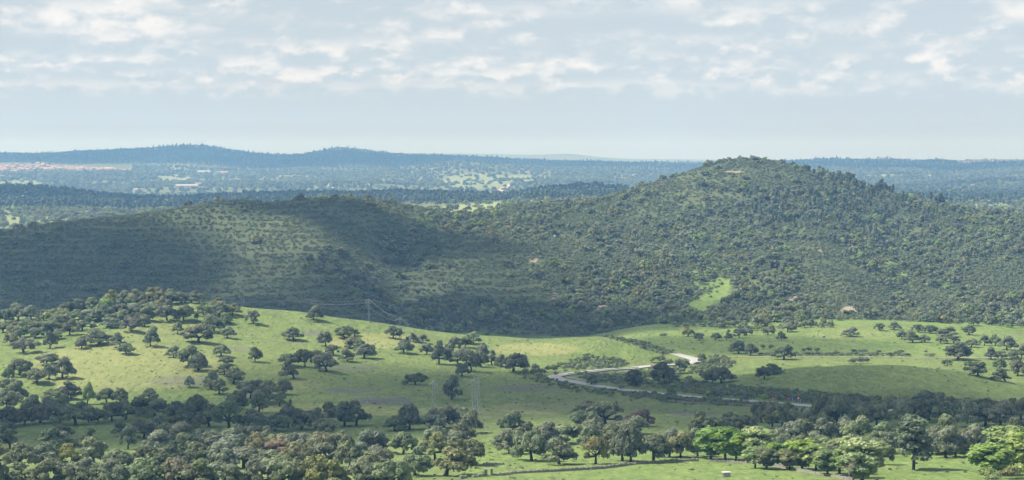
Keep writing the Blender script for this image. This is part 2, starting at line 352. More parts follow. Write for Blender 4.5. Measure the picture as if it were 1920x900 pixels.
n1 = t.noise(P, .0022, 4, .55); n2 = t.noise(P, .02, 5, .65)
c = t.mix(t.smooth(n1, .4, .6), (.075, .095, .04), (.13, .145, .065)); c = t.mix(t.smooth(n2, .46, .7), c, (.16, .175, .09))
c = t.mix(t.attr('field'), c, t.mix(n2, (.17, .23, .07), (.26, .30, .12)))
t.l.new(c, b.inputs['Base Color'])

def sheet(name, r0, r1, mat, cat_keys):
    V = np.stack([XG[r0:r1], YG[r0:r1], ZG[r0:r1]], -1).reshape(-1, 3); n = r1-r0
    i = np.arange(n-1)[:, None]*NU+np.arange(NU-1)[None, :]; i = i.ravel()
    Fq = np.stack([i, i+1, i+NU+1, i+NU], 1)
    o = mesh_np(name, V, Fq, [mat], attrs={k: ('POINT', ATT[k][r0:r1].ravel()) for k in cat_keys}, smooth=True)
    return tag(o, kind='structure')
R1 = int(np.searchsorted(YR, 1180)); R2 = int(np.searchsorted(YR, 2120))
sheet('ground', 0, R1+1, m_grass, ('yellow', 'lush', 'purple'))
sheet('hills', R1, R2+1, m_hill, ('scrub', 'soil', 'lush'))
sheet('far_hills', R2, NR, m_far, ('field',))
# ---------------------------------------------------------------- foliage, bark
def leaf_mat(name, dark, light, hue=0.02, val=.35, tip=None):
    m, t, b, o = new_mat(name)
    oi = t.new('ShaderNodeObjectInfo'); tcn = t.new('ShaderNodeTexCoord')
    n1 = t.noise(tcn.outputs['Object'], .55, 2, .5); at = t.attr('tone')
    f = t.math('ADD', t.math('MULTIPLY', n1, .55), t.math('MULTIPLY', at, .55))
    c = t.mix(t.smooth(f, .3, .8), dark, light)
    if tip is not None: c = t.mix(t.smooth(at, .55, .85, 0, .8), c, tip)
    hs = t.new('ShaderNodeHueSaturation'); t.l.new(c, hs.inputs['Color'])
    t.put(hs.inputs['Hue'], t.math('MULTIPLY_ADD', oi.outputs['Random'], hue*2, .5-hue))
    t.put(hs.inputs['Value'], t.math('MULTIPLY_ADD', oi.outputs['Random'], val, 1-val/2))
    r2 = t.math('FRACT', t.math('MULTIPLY', oi.outputs['Random'], 7.31)); t.put(hs.inputs['Saturation'], t.math('MULTIPLY_ADD', r2, .45, .72))
    t.l.new(hs.outputs[0], b.inputs['Base Color']); b.inputs['Roughness'].default_value = .6; b.inputs['Specular IOR Level'].default_value = .35
    tr = t.new('ShaderNodeBsdfTranslucent'); t.l.new(hs.outputs[0], tr.inputs[0])
    mx = t.new('ShaderNodeMixShader'); mx.inputs[0].default_value = .42; t.l.new(b.outputs[0], mx.inputs[1]); t.l.new(tr.outputs[0], mx.inputs[2]); t.l.new(mx.outputs[0], o.inputs[0])
    return m
LEAF = dict(
    grey=leaf_mat('leaves_grey_green', (0.122, 0.152, 0.082), (0.305, 0.345, 0.19)),
    dark=leaf_mat('leaves_dark_green', (0.08, 0.108, 0.06), (0.22, 0.26, 0.138)),
    olive=leaf_mat('leaves_olive', (0.140, 0.157, 0.058), (0.346, 0.355, 0.140), tip=(.42, .40, .19)),
    brown=leaf_mat('leaves_brownish', (0.12, 0.145, 0.072), (0.235, 0.268, 0.138), tip=(0.28, 0.295, 0.155), hue=.008),
    rust=leaf_mat('leaves_rusty', (0.19, 0.14, 0.1), (0.36, 0.26, 0.185)),
    pale=leaf_mat('leaves_pale_green', (0.17, 0.225, 0.08), (0.36, 0.43, 0.16)),
    lime=leaf_mat('leaves_fresh_green', (0.18, 0.27, 0.06), (0.37, 0.46, 0.12), tip=(0.5, 0.54, 0.18), hue=.01),
    fresh=leaf_mat('leaves_mid_green', (0.13, 0.22, 0.05), (0.27, 0.39, 0.11), tip=(0.38, 0.47, 0.15), hue=.01),
    twig=leaf_mat('twigs_grey', (0.190, 0.165, 0.116), (0.346, 0.314, 0.231)),
    pine=leaf_mat('needles_dark', (0.075, 0.108, 0.072), (0.19, 0.24, 0.155)),
    scrub=leaf_mat('scrub_leaves', (0.088, 0.118, 0.055), (0.225, 0.265, 0.128), val=.5))
m_bark, t, b, _ = new_mat('dark_bark'); n = t.noise(pos(t), 3, 3, .6); t.l.new(t.mix(n, (.018, .015, .012), (.06, .05, .04)), b.inputs['Base Color'])
m_pbark, t, b, _ = new_mat('pale_bark'); n = t.noise(pos(t), 2, 3, .6); t.l.new(t.mix(n, (.16, .14, .12), (.36, .33, .28)), b.inputs['Base Color'])

def lobes_mesh(lobes, per, leaf, rng, sink=.25):
    """many leaf faces through the shell of each lobe; lobes = (x, y, z, rx, rz)"""
    Vs, tone = [], []
    for (x, y, z, rx, rz) in lobes:
        n = max(8, int(per*(rx**2)/(sum(l[3]**2 for l in lobes)/len(lobes))))
        d = rng.normal(size=(n, 3)); d[:, 2] = np.where(d[:, 2] < -.35, -d[:, 2]*.8, d[:, 2]); d /= np.linalg.norm(d, axis=1)[:, None]
        lump = .82+.30*np.sin(d[:, 0]*5+x*7)*np.sin(d[:, 1]*5+y*3)*np.sin(d[:, 2]*5+z*5)
        r = lump*(1-sink*rng.random(n)**2); r += (rng.random(n) < .12)*rng.random(n)*.22
        c = np.array([x, y, z])+d*np.array([rx, rx, rz])*r[:, None]
        nn = d+rng.normal(size=(n, 3))*.32; nn /= np.linalg.norm(nn, axis=1)[:, None]
        a = np.cross(nn, rng.normal(size=(n, 3))); a /= np.linalg.norm(a, axis=1)[:, None]; bb = np.cross(nn, a)
        s = leaf*(.55+.9*rng.random(n))[:, None]
        q = np.stack([c-a*s-bb*s*.6, c+a*s*.7-bb*s, c+a*s+bb*s*.7, c-a*s*.6+bb*s], 1)
        Vs.append(q.reshape(-1, 3)); tl = rng.random()*.6
        tone.append(np.clip(tl+rng.random(n)*.4, 0, 1))
    V = np.concatenate(Vs); return V, np.arange(len(V)).reshape(-1, 4), np.concatenate(tone)
def oak_lobes(rng, W=10.0, H=7.0, n=20, flat=1.0):
    L = []; lean = rng.normal()*.08*W; asy = 1+rng.normal()*.16; ang0 = rng.random()*6.28; gap = rng.random()*6.28; gw = .3+.5*rng.random()
    for k in range(n):
        a = ang0+k*2.399963; r = math.sqrt((k+.5)/n)*.40*W
        z = H*(.77-.40*(r/(.40*W))**1.6*flat)+rng.normal()*.045*H
        s = W*(.125+.060*rng.random())*(1.12-.2*(r/(.4*W)))
        if r > .24*W and abs((a-gap+3.1416) % 6.2832-3.1416) < gw: continue
        if rng.random() < .10: continue
        s *= .8+.5*rng.random(); z += rng.normal()*.05*H
        L.append((math.cos(a)*r*asy+lean+rng.normal()*.035*W, math.sin(a)*r/asy+rng.normal()*.035*W, z, s*1.06, s*.82))
    for k in range(7):     # low hanging skirts
        a = rng.random()*6.28; r = .38*W; L.append((math.cos(a)*r*asy+lean, math.sin(a)*r, H*(.24+.12*rng.random()), W*.115, W*.10))
    return L
def oak_trunk(mb, rng, L, W=10.0, H=7.0, th=.3, r0=.42, limbs=6, sides=6):
    bend = rng.normal(size=2)*.35; top = Vector((bend[0], bend[1], th*H))
    mb.tube([(0, 0, -1.0), (0, 0, .05), (bend[0]*.35, bend[1]*.35, th*H*.5), top], [r0*1.5, r0*1.25, r0*.95, r0*.85], sides)
    for k in rng.permutation(len(L))[:limbs]:
        l = L[k]; e = Vector((l[0], l[1], l[2]-l[4]*.3)); mid = top.lerp(e, .5)+Vector((rng.normal()*.25, rng.normal()*.25, .1*H*(.3-rng.random()*.5)))
        mb.tube([top-Vector((0, 0, .2)), mid, e], [r0*.62, r0*.38, r0*.12], max(4, sides-1))
OAKS = []
for i in range(18):
    rng = np.random.default_rng(100+i); L = oak_lobes(rng, n=14+i % 4*4, flat=[1.0, .7, 1.25][i % 3])
    V, Fq, tone = lobes_mesh(L, 240, .23, rng)
    cr = mesh_np('crown', V, Fq, [LEAF['grey']], attrs={'tone': ('FACE', tone)}, do_link=False)
    mb = MB(); oak_trunk(mb, rng, L, limbs=8); OAKS.append((cr.data, mb.build('trunk', m_bark, do_link=False).data))
def tall_mesh(i, kind):
    rng = np.random.default_rng(300+i); W, H = 6.0, 10.0; L = []
    if kind == 'round':
        for k in range(30):
            u = 1-2*(k+.5)/30; a = k*2.4+rng.normal()*.3; rr = W*.33*math.sqrt(1-u*u)*(1+.12*u); s = W*(.13+.09*rng.random()); q = .75+.35*rng.random()
            L.append((math.cos(a)*rr*q, math.sin(a)*rr*q, H*(.54+.33*u)+rng.normal()*.03*H, s, s*1.05))
    else:  # open, tiered
        for k in range(18):
            f = (k+.5)/18; z = H*(.24+.68*f); rr = W*.42*(1-.6*f)*(.4+.6*rng.random()); a = k*2.4
            s = W*(.16+.06*rng.random()); L.append((math.cos(a)*rr, math.sin(a)*rr, z, s*1.15, s*.9))
    V, Fq, tone = lobes_mesh(L, 240, .19, rng, sink=.3)
    cr = mesh_np('crown', V, Fq, [LEAF['lime']], attrs={'tone': ('FACE', tone)}, do_link=False).data
    mb = MB(); mb.tube([(0, 0, -1), (0, 0, .3), (.1, .05, H*.4), (0, .1, H*.8)], [.3, .22, .16, .05], 6)
    for k in range(3, 14, 2): l = L[k]; mb.tube([(0.05, .03, l[2]*.72), (l[0]*.6, l[1]*.6, l[2]*.9), (l[0], l[1], l[2])], [.11, .07, .03], 4)
    return cr, mb.build('trunk', m_bark, do_link=False).data
TALL = [tall_mesh(i, 'round') for i in range(4)]; OPEN = [tall_mesh(10+i, 'open') for i in range(3)]
def bare_mesh(i, leafy=0.25):
    """leafless winter tree: repeatedly forked thin twigs, W 6 x H 9"""
    rng = np.random.default_rng(500+i); mb = MB(); tw = MB()
    def grow(p, d, ln, r, lev):
        q = p+d*ln; (mb if lev < 3 else tw).tube([p, p.lerp(q, .5)+Vector(rng.normal(size=3)*ln*.06), q], [r, r*.8, r*.62], 4 if lev < 3 else 3)
        if lev >= 6: return
        for k in range(3 if lev in (1, 2, 3) else 2):
            nd = (d+Vector(rng.normal(size=3)*.42)+Vector((0, 0, .12))).normalized(); grow(q if k else p.lerp(q, .75), nd, ln*(.66+.16*rng.random()), r*.62, lev+1)
    grow(Vector((0, 0, -.3)), Vector((0, 0, 1)), 2.4, .16, 0); 
    return tw.build('twigs', m_pbark, do_link=False).data, mb.build('trunk', m_pbark, do_link=False).data
BARE = [bare_mesh(i) for i in range(3)]
def bush_mesh(i):
    rng = np.random.default_rng(700+i); L = []
    for k in range(7): a = rng.random()*6.28; r = rng.random()*.75; s = .42+.2*rng.random(); L.append((math.cos(a)*r, math.sin(a)*r, .38+.35*rng.random()*(1-r*.5), s, s*.8))
    V, Fq, tone = lobes_mesh(L, 85, .075, rng); return mesh_np('shrub', V, Fq, [LEAF['dark']], attrs={'tone': ('FACE', tone)}, do_link=False).data
BUSH = [bush_mesh(i) for i in range(5)]     # about 2.2 m across, 1.1 m high

ORD = ['first', 'second', 'third', 'fourth', 'fifth', 'sixth', 'seventh', 'eighth', 'ninth', 'tenth', 'eleventh', 'twelfth', 'thirteenth', 'fourteenth', 'fifteenth', 'sixteenth', 'seventeenth', 'eighteenth', 'nineteenth', 'twentieth', 'twenty-first', 'twenty-second', 'twenty-third', 'twenty-fourth', 'twenty-fifth', 'twenty-sixth', 'twenty-seventh', 'twenty-eighth', 'twenty-ninth', 'thirtieth', 'thirty-first', 'thirty-second', 'thirty-third', 'thirty-fourth', 'thirty-fifth', 'thirty-sixth']
TONEW = dict(grey='grey-green', dark='dark', olive='olive green', brown='brownish', rust='reddish brown', pale='pale green', lime='bright yellow-green', fresh='fresh green', twig='grey')
def recolour(o, mat):
    o.material_slots[0].link = 'OBJECT'; o.material_slots[0].material = mat
def put_tree(name, crown, trunk, base, W0, H0, wm, hm, leaf, part='crown', lean=0.0, rz=None):
    t = empty(name, base, random.random()*6.28 if rz is None else rz)
    s = wm/W0; t.scale = (s, s, hm/H0); t.rotation_euler[1] = lean
    c = bpy.data.objects.new(part, crown); link(c, t)
    if leaf: recolour(c, LEAF[leaf])
    k = bpy.data.objects.new('trunk', trunk); link(k, t); return t
GROUPS = {}
# clusters of the smallest, most distant oaks: past the 300 largest they are grown as one object
SMALL = {"beyond the far left crest", "along the left hill crest", "in the belt below the left crest", "at the belt's far left end", "on the shaded plain at the hill foot",
         "right of the sunlit plain", "on track at far right", "along the hidden road", "beyond the knoll's right end", "on the left crest's right shoulder"}
SMALL_PTS = []
def oak(x, y, wpx, hpx, tone='grey', cluster=None, label=None, behind=None):
    k = .98 if y < 740 else 1.08; wpx *= k; hpx *= k
    """one holm oak whose foot stands at photo pixel x, y"""
    p = onland(x, behind) if behind else hit(x, y)
    if cluster in SMALL:
        SMALL_PTS.append((p.x, p.y, wpx*p.y/F, hpx*p.y/F, tone)); return None
    k = random.randrange(18); cr, tk = OAKS[k]; hpx *= .88+.26*random.random()
    o = put_tree('holm_oak', cr, tk, p, 9.6, 6.9, wpx*p.y/F, hpx*p.y/F, tone)
    tag(o, label, 'tree')
    if cluster: GROUPS.setdefault(cluster, []).append((x, wpx, tone, o))
    if not label and not cluster: raise ValueError('unlabelled tree')
    return o
def check_labels():
    for o in COL.objects:
        if 'label' in o and len(o['label'].split()) > 16: print('LONG', o.name, o['label'])
def label_groups():
    for ph, L in GROUPS.items():
        L.sort(key=lambda q: q[0])
        for i, (x, wp, tone, o) in enumerate(L):
            if 'label' in o: continue
            pl = '%s holm oak %s' % (TONEW[tone], ph) if len(L) == 1 else '%s holm oak, %s from the left %s' % (TONEW[tone], ORD[i], ph)
            o['label'] = pl
            if len(L) > 1: o['group'] = 'holm oaks '+ph

# --- left meadow hill, read off the photograph: x, y of the foot, crown width, height (photo px)
def rows(cluster, txt):
    for e in txt.split(','):
        q = e.split(); oak(float(q[0]), float(q[1]), float(q[2]), float(q[3]), q[4] if len(q) > 4 else 'grey', cluster)
rows("beyond the far left crest", '10 606 36 26 dark,34 601 38 28 dark,58 600 36 26,82 602 36 22,128 592 36 27 dark,150 587 38 28,172 585 36 26,36 592 34 24 dark')
rows("along the left hill crest", '184 573 34 26,214 573 38 27 grey,236 573 40 27 brown,258 572 42 27,280 570 40 28,302 571 42 29 olive,322 570 40 27,340 568 36 24 dark,358 568 36 22 dark,374 569 28 18 dark')
oak(104, 604, 42, 28, 'pale', label='pale yellow-green round tree among the dark oaks on the far left crest')
oak(196, 583, 36, 30, 'pale', label='pale green rounded tree standing alone just below the left hill crest')
rows("in the belt below the left crest", '124 610 40 24 grey,146 606 40 24 brown,166 601 42 24,188 603 42 25 brown,208 600 44 26 brown,226 594 38 24 olive,244 592 38 24,262 588 38 24,284 590 40 26,300 586 36 24,270 602 34 24,232 606 40 24 grey')
rows("at the belt's far left end", '6 624 34 24 dark,24 628 34 22,62 622 36 22,66 634 34 20,82 620 38 22 brown,98 622 38 24 brown,112 615 34 22,50 614 34 20')
rows("in the upper left meadow row", '38 633 34 26,106 636 26 19,131 628 34 26,154 619 38 24 brown,200 616 46 22,246 622 46 31,271 612 27 25,313 601 42 35,344 601 36 33,384 604 38 31')
rows("in the middle left meadow row", '20 647 32 24 olive,44 662 54 32,94 653 28 32,153 654 27 23,186 646 56 29,226 652 37 27,237 664 34 23,282 650 32 34,333 626 24 25')
rows("in the lower left meadow row", '15 715 25 26,36 704 50 36,69 718 45 31,87 684 42 23,92 711 29 29,117 709 40 32')
rows("on the left crest's right shoulder", '406 578 34 18,412 592 44 25,436 590 32 19 grey,401 623 42 30,424 606 28 17,426 634 28 23')
oak(372, 643, 58, 40, 'grey', label='large low spreading holm oak with drooping skirt, middle of the left meadow')
oak(475, 608, 30, 24, 'grey', label='small rounded holm oak alone right of the crest cluster, near the meadow edge')
oak(588, 601, 32, 26, 'brown', label='brownish holm oak leaning left on the crest line under the dark hill')
oak(550, 637, 42, 26, 'dark', label='flat-crowned dark holm oak alone on the upper meadow below the brownish crest oak')
rows("in the knot at mid meadow", '325 670 26 22,354 686 44 37,372 695 40 30,414 668 36 21,420 684 31 19,421 702 30 20,438 719 44 27,397 722 26 24,411 739 38 32,392 731 26 24')
oak(478, 679, 28, 27, 'grey', label='small upright holm oak with clear trunk alone in the open meadow centre left')
oak(356, 727, 22, 25, 'grey', label='stunted crooked holm oak with thin crown at the meadow edge')
rows("in the long central meadow clump", '536 686 42 25,551 711 40 34,572 688 30 35 dark,595 678 32 25 brown,611 649 31 26,612 697 52 34 grey,625 666 28 20 brown,651 678 36 24,646 634 38 22,665 631 26 16,657 652 34 24 olive,683 671 42 34,674 664 30 26')
rows("in the line below the grey pylon", '737 635 30 20 dark,757 663 38 27 dark,775 641 22 16 brown,792 643 25 18,800 665 26 23')
rows("in the clump left of the hairpin", '823 683 36 35 dark,839 674 28 27 dark,850 660 30 26 grey,888 645 34 25,872 652 28 22,858 684 34 30 grey,884 697 38 36 dark,902 688 30 28,866 706 34 26 dark,906 670 30 26,922 684 30 28,940 688 26 24,872 672 34 26 grey')
oak(963, 697, 54, 38, 'dark', label='broad dark holm oak with open forked crown right of the clump, by the road shrubs')
oak(779, 721, 36, 24, 'dark', label='small lopsided dark oak alone on the open slope left of the pylons')
oak(847, 749, 38, 41, 'dark', label='tall dark oak alone between the two lattice pylons')
oak(616, 780, 28, 25, 'dark', label='small dark oak alone at the meadow foot above the wood')
oak(540, 772, 15, 19, 'dark', label='tiny leaning dark oak at the wood edge left of the small lone oak')
oak(280, 749, 33, 21, 'dark', label='small flat dark oak alone at the lower edge of the left meadow')
# --- along the road and on the plain
oak(1109, 722, 26, 22, 'dark', label='small round dark oak touching the road edge inside the hairpin')
rows("inside the road bend", '1192 723 44 32 dark,1248 722 54 38 dark,1275 700 32 24,1336 719 40 28 dark,1352 719 42 30 dark,1258 745 18 16 dark,1340 748 30 17 dark')
oak(1385, 663, 38, 22, 'dark', label='dark flat oak, left one of the pair behind the bright green field')
oak(1407, 667, 27, 24, 'dark', label='dark oak with leaning trunk, right one of the pair behind the green field')
oak(1470, 674, 42, 29, 'dark', label='big rounded dark oak with brownish top on the plain left of the hedge')
oak(1433, 711, 30, 26, 'dark', label='dark oak with clear trunk on the knoll slope, front of two')
oak(1452, 701, 38, 19, 'dark', label='low wide dark oak on the knoll slope, behind the one with clear trunk')
rows("on the shaded plain at the hill foot", '1290 631 28 16,1311 638 20 16,1341 638 22 16,1362 638 18 18 olive,1386 634 26 18,1400 629 24 16,1440 628 26 16,1477 623 30 20')
oak(1465, 638, 19, 17, 'dark', label='small round oak alone at the left edge of the sunlit plain')
oak(1595, 631, 33, 18, 'grey', label='flat grey oak alone in the middle of the sunlit plain')
rows("right of the sunlit plain", '1691 636 20 16,1711 642 28 20,1734 642 26 15,1764 644 24 16,1789 644 34 16,1821 651 28 18,1846 648 20 19,1817 628 30 18,1744 625 28 16,1722 623 26 15,1778 630 46 17 dark,1650 620 24 14,1676 618 26 14,1866 648 24 20,1888 656 34 24')
oak(1797, 675, 56, 31, 'dark', label='large spreading dark oak on the track behind the right side of the knoll')
rows("on the track at far right", '1858 674 26 19 dark,1878 673 26 18,1896 673 24 17,1916 672 24 22')
oak(1834, 705, 52, 31, 'dark', label='large dark oak with round crown at the right end of the knoll top')
rows("beyond the knoll's right end", '1776 686 20 12 dark,1874 694 28 22 dark,1885 716 44 24,1908 704 34 27,1914 690 30 22')

# --- the lower woods
rows("along the left wood's upper edge", '10 738 42 28,30 752 44 30,12 768 44 30,62 772 44 28 dark,102 760 44 26,133 749 46 27 dark,200 756 34 28,226 757 36 26')
oak(164, 758, 21, 37, 'pale', label='narrow upright pale tree with light trunk between oaks at the left wood edge')
rows("in the row behind the left clearing", '16 800 50 36 dark,46 797 44 30 dark,76 794 46 32,97 793 46 35 dark,142 796 58 38,166 792 26 19 dark,184 794 30 22 dark,210 790 44 32,236 786 44 30,262 778 54 34 dark,290 782 48 30,116 778 46 30')
rows("right around the lower left clearing", '227 818 35 25 dark,240 842 31 35 dark,270 822 48 32 dark,296 812 50 32,316 826 48 32,290 848 50 34')
rows("in the dark wood at left edge", '20 842 52 38 dark,95 850 54 38 dark,125 850 50 38,155 846 44 32 dark,6 820 44 30 dark,110 822 40 24')
rows("in the dark belt, lower centre-left", '334 790 46 34 dark,365 786 56 38 dark,392 800 54 36,430 806 58 55 dark,444 768 42 34 dark,468 806 44 32,490 812 46 30 dark,348 812 50 32')
rows("on the slope above the dark belt", '485 774 40 35,470 748 46 30 dark,497 756 56 34 dark,533 740 30 24,524 762 26 24 dark')
rows("under the small lone oak", '516 808 46 32 dark,540 802 44 34 dark,566 806 46 38,592 804 48 34 dark,612 816 46 30')
rows("at the central wood's top edge", '646 800 50 36 dark,668 798 50 40 dark,740 808 44 28 dark,768 805 46 41 dark,806 806 46 32,832 802 50 38,858 800 48 34,884 812 46 34,866 832 48 34,812 838 48 34,934 838 34 26')
oak(522, 858, 66, 32, 'rust', label='reddish brown crowned oak in the middle of the dense front wood')
oak(836, 892, 84, 60, 'olive', label='big sunlit yellow-topped oak at the bottom, left of the gateway')
oak(778, 892, 60, 48, 'grey', label='large arching oak just left of the big yellow-topped oak')
oak(884, 872, 60, 42, 'brown', label='brownish oak behind and right of the big yellow-topped oak')
rows("in the grove left of the meadow wall", '955 851 48 40,975 838 50 38,997 864 60 54,1030 838 56 40,1048 871 58 48,1060 832 60 38,962 812 44 32')
rows("behind the bottom meadow wall", '1117 870 44 42 olive,1108 842 52 38,1140 838 50 34,1167 864 48 46,1183 868 54 58 dark,1225 866 54 58 dark,1255 857 46 46,1276 858 42 40 olive')
rows("above the bottom meadow row", '1108 784 46 34,1134 797 66 40,1098 800 44 30,1115 822 48 34,1188 814 50 32,1203 800 46 30 rust,1160 822 36 24')
oak(1318, 818, 56, 38, 'dark', label='dense dark round-topped oak behind the bright green trees')
oak(1342, 816, 44, 34, 'dark', label='dark oak touching the dense round-topped one, behind the green trees')
rows("behind the bright green trees", '1388 812 40 33 dark,1404 806 40 31,1428 792 37 33 dark,1448 800 38 33,1467 803 45 40,1491 802 36 35,1518 801 36 33,1372 800 38 26,1300 846 38 35 brown,1308 856 40 42,1452 786 38 26,1476 778 34 21')
rows("right of the road signs", '1546 800 49 52 dark,1570 802 49 52 dark,1620 800 49 40,1644 800 49 40,1690 796 45 35,1716 792 52 38 dark,1742 788 49 45 dark,1770 790 49 38,1822 800 49 38,1848 798 54 42 dark,1876 800 54 42,1914 788 45 33')
rows("along the hidden road", '1610 778 45 28 dark,1636 776 40 28,1662 780 43 28,1692 774 45 28 brown,1738 770 49 35 dark,1764 772 45 31,1792 776 45 28,1818 780 45 28,1846 780 45 31,1870 784 43 26,1898 782 45 28 dark')
rows("in the right wood's middle band", '1484 830 49 35,1508 828 49 38 brown,1560 830 56 42,1588 828 49 40,1612 834 49 42,1664 838 52 45,1750 838 52 40,1776 834 52 42,1834 838 49 38')
rows("atop the right bottom meadow", '1655 872 40 42,1773 858 47 42,1792 856 40 35 brown,1826 851 52 52,1748 852 40 35')
rows('in the right wood\'s lower band', '1500 856 48 38 brown,1532 858 50 40,1600 860 48 38,1630 856 48 38 brown,1676 850 46 38,1700 846 44 34 dark,1458 846 44 34,1430 842 42 34 dark,1540 814 44 34 dark')
rows('right of the tall dark tree', '1760 848 48 38,1800 850 50 38 olive,1900 830 50 40 dark,1858 850 46 38')
rows('below the road signs', '1446 776 30 20 dark,1580 782 44 28,1540 784 40 26 dark,1512 782 30 18')
# densely closed canopy at the bottom left: filled in rows, nearer rows larger
rs = np.random.default_rng(77)
def canopy(cluster, y, x0, x1, step, w, h, tones):
    x = x0
    while x < x1:
        oak(x+rs.normal()*4, y+rs.normal()*3, w*(.85+.3*rs.random()), h*(.85+.3*rs.random()), tones[int(rs.integers(len(tones)))], cluster); x += step*(.85+.3*rs.random())
rows('in the knot behind the bare winter tree', '694 850 52 36 grey,756 852 50 38,712 874 56 42 brown,700 900 60 44 grey,816 862 54 40 olive,850 850 50 38')
canopy("in the closed wood's second row", 878, -10, 660, 46, 62, 42, ['grey', 'grey', 'dark', 'grey', 'olive'])
canopy("in the closed wood's rearmost row", 856, 350, 720, 44, 56, 38, ['grey', 'grey', 'dark', 'olive'])
canopy("in the closed wood's front row", 926, -10, 760, 52, 72, 50, ['olive', 'brown', 'grey', 'olive', 'grey'])
canopy("at the closed wood's upper edge", 838, 330, 540, 46, 52, 34, ['grey', 'grey', 'dark'])

# --- the bright spring trees at the lower right, the tall pale-trunked tree, bare trees
def other(name, mesh, W0, H0, x, y, w_, h_, tone, label, cat='tree', group=None, part='crown'):
    p = hit(x, min(y, 905)) if y < 906 else hit(x, y)
    o = put_tree(name, mesh[0], mesh[1], p, W0, H0, w_*p.y/F, h_*p.y/F, tone, part); return tag(o, label, cat, group)
GR = 'bright green spring trees at the lower right'
for i, (x, y, w_, h_, tn, lb) in enumerate([
    (1333, 861, 44, 56, 'fresh', 'fresh green tree, leftmost of the bright row behind the bottom meadow'),
    (1360, 863, 46, 60, 'fresh', 'tall fresh green tree, second in the bright row behind the bottom meadow'),
    (1380, 864, 32, 50, 'fresh', 'slim fresh green tree, third in the bright row behind the bottom meadow'),
    (1399, 865, 40, 52, 'lime', 'yellow-green tree, fourth in the bright row behind the bottom meadow'),
    (1421, 866, 46, 62, 'lime', 'tallest yellow-green tree at the right end of the unbroken bright row'),
    (1416, 878, 34, 40, 'lime', 'low yellow-green tree in front of the right end of the bright row'),
    (1437, 880, 36, 36, 'brown', 'small tan-brown tree at the foot of the bright row'),
    (1481, 881, 36, 36, 'olive', 'rounded tan and yellow tree left of the second bright group'),
    (1504, 880, 46, 52, 'lime', 'yellow-green tree with dark forked trunk in the second bright group'),
    (1530, 882, 42, 48, 'lime', 'yellow-green tree in the middle of the second bright group'),
    (1552, 892, 40, 46, 'fresh', 'small mid green tree near the wall in the second bright group'),
    (1574, 888, 46, 58, 'pale', 'soft pale green tree behind the bare tree, second bright group'),
    (1616, 904, 66, 78, 'lime', 'broad yellow-green tree at the right end of the second bright group'),
    (1596, 896, 44, 58, 'pale', 'pale green tree between the bare tree and the broad yellow-green one'),
    (1458, 872, 34, 40, 'fresh', 'small mid green tree filling the gap between the two bright groups'),
    (1542, 866, 44, 44, 'fresh', 'mid green tree rising behind the middle of the second bright group'),
    (1584, 870, 44, 46, 'lime', 'yellow-green tree rising behind the right half of the second bright group'),
    (1858, 890, 60, 56, 'lime', 'bright green rounded tree at the lower right corner, left one'),
    (1898, 880, 66, 76, 'lime', 'tallest bright green tree in the lower right corner'),
    (1922, 884, 52, 70, 'lime', 'bright green tree cut by the right picture edge'),
    (1880, 862, 50, 56, 'fresh', 'soft green tree behind the bright trees of the lower right corner')]):
    other('broadleaf_tree', TALL[i % 4], 5.2, 9.6, x, y, w_*1.38, h_*1.08, tn, lb, group=GR)
other('tall_tree', OPEN[0], 5.2, 9.6, 1713, 881, 76, 98, 'dark', 'tall dark tree with pale straight trunk on the right bottom meadow')
for i, (x, y, w_, h_, lb) in enumerate([
    (682, 888, 66, 84, 'bare grey-brown tree with a haze of fine twigs in the front wood'),
    (1592, 908, 42, 60, 'bare pale tree among the yellow-green trees at the bottom'),
    (1478+82, 790, 26, 38, 'bare pale twiggy tree beside the road right of the signs'),
    (955, 905, 34, 66, 'thin leafless tree on the meadow right of the gateway'),
    (1038, 915, 30, 36, 'leafless sapling with bare upright stems in front of the stone wall'),
    (1250, 830, 40, 42, 'dead branching snag above the oak row')]):
    other('bare_tree', BARE[i % 3], 7.0, 9.0, x, y, w_, h_, None, lb, part='twigs', group=None)
other('dead_tree', BARE[1], 6.0, 9.0, 885, 717, 11, 19, None, 'dead dark stump of a tree just above the pylon pair', part='twigs')
# --- single shrubs: hedge on the plain, roadside clumps, corner bushes
def shrub(x, y, w_, h_, tone, label, group):
    p = hit(x, y); o = bpy.data.objects.new('shrub', BUSH[random.randrange(5)]); link(o)
    s = w_*p.y/F/2.1; o.location = p; o.rotation_euler = (0, 0, random.random()*6); o.scale = (s, s, h_*p.y/F/1.15); recolour(o, LEAF[tone])
    return tag(o, label, 'shrub', group)
def srow(gr, phrase, items):
    items = sorted(items)
    for i, (x, y, w_, h_, tn) in enumerate(items): shrub(x, y, w_, h_, tn, '%s shrub, %s from the left %s' % (TONEW[tn], ORD[i], phrase), gr)
srow('shrubs of the hedge across the plain', 'in the hedge line behind the knoll', [(1425+i*9.5, 666.5+(i % 3)*.6, 16+(i*7) % 6, 6+(i*5) % 4, 'dark' if i % 4 else 'grey') for i in range(30)])
srow('shrubs standing before the hedge', 'loosely scattered just behind the hedge of the plain', [(1247, 632, 20, 8, 'dark'), (1360+70, 654, 12, 9, 'dark'), (1446, 655, 16, 10, 'grey'), (1508, 660, 12, 8, 'dark'), (1518, 659, 14, 9, 'dark'), (1534, 660, 16, 9, 'dark'), (1567, 661, 7, 6, 'dark'), (1601, 662, 20, 9, 'dark'), (1618, 662, 18, 8, 'dark'), (1646, 663, 14, 8, 'dark'), (1689, 663, 19, 8, 'dark'), (1735, 663, 8, 8, 'grey'), (1742, 669, 24, 7, 'dark')])
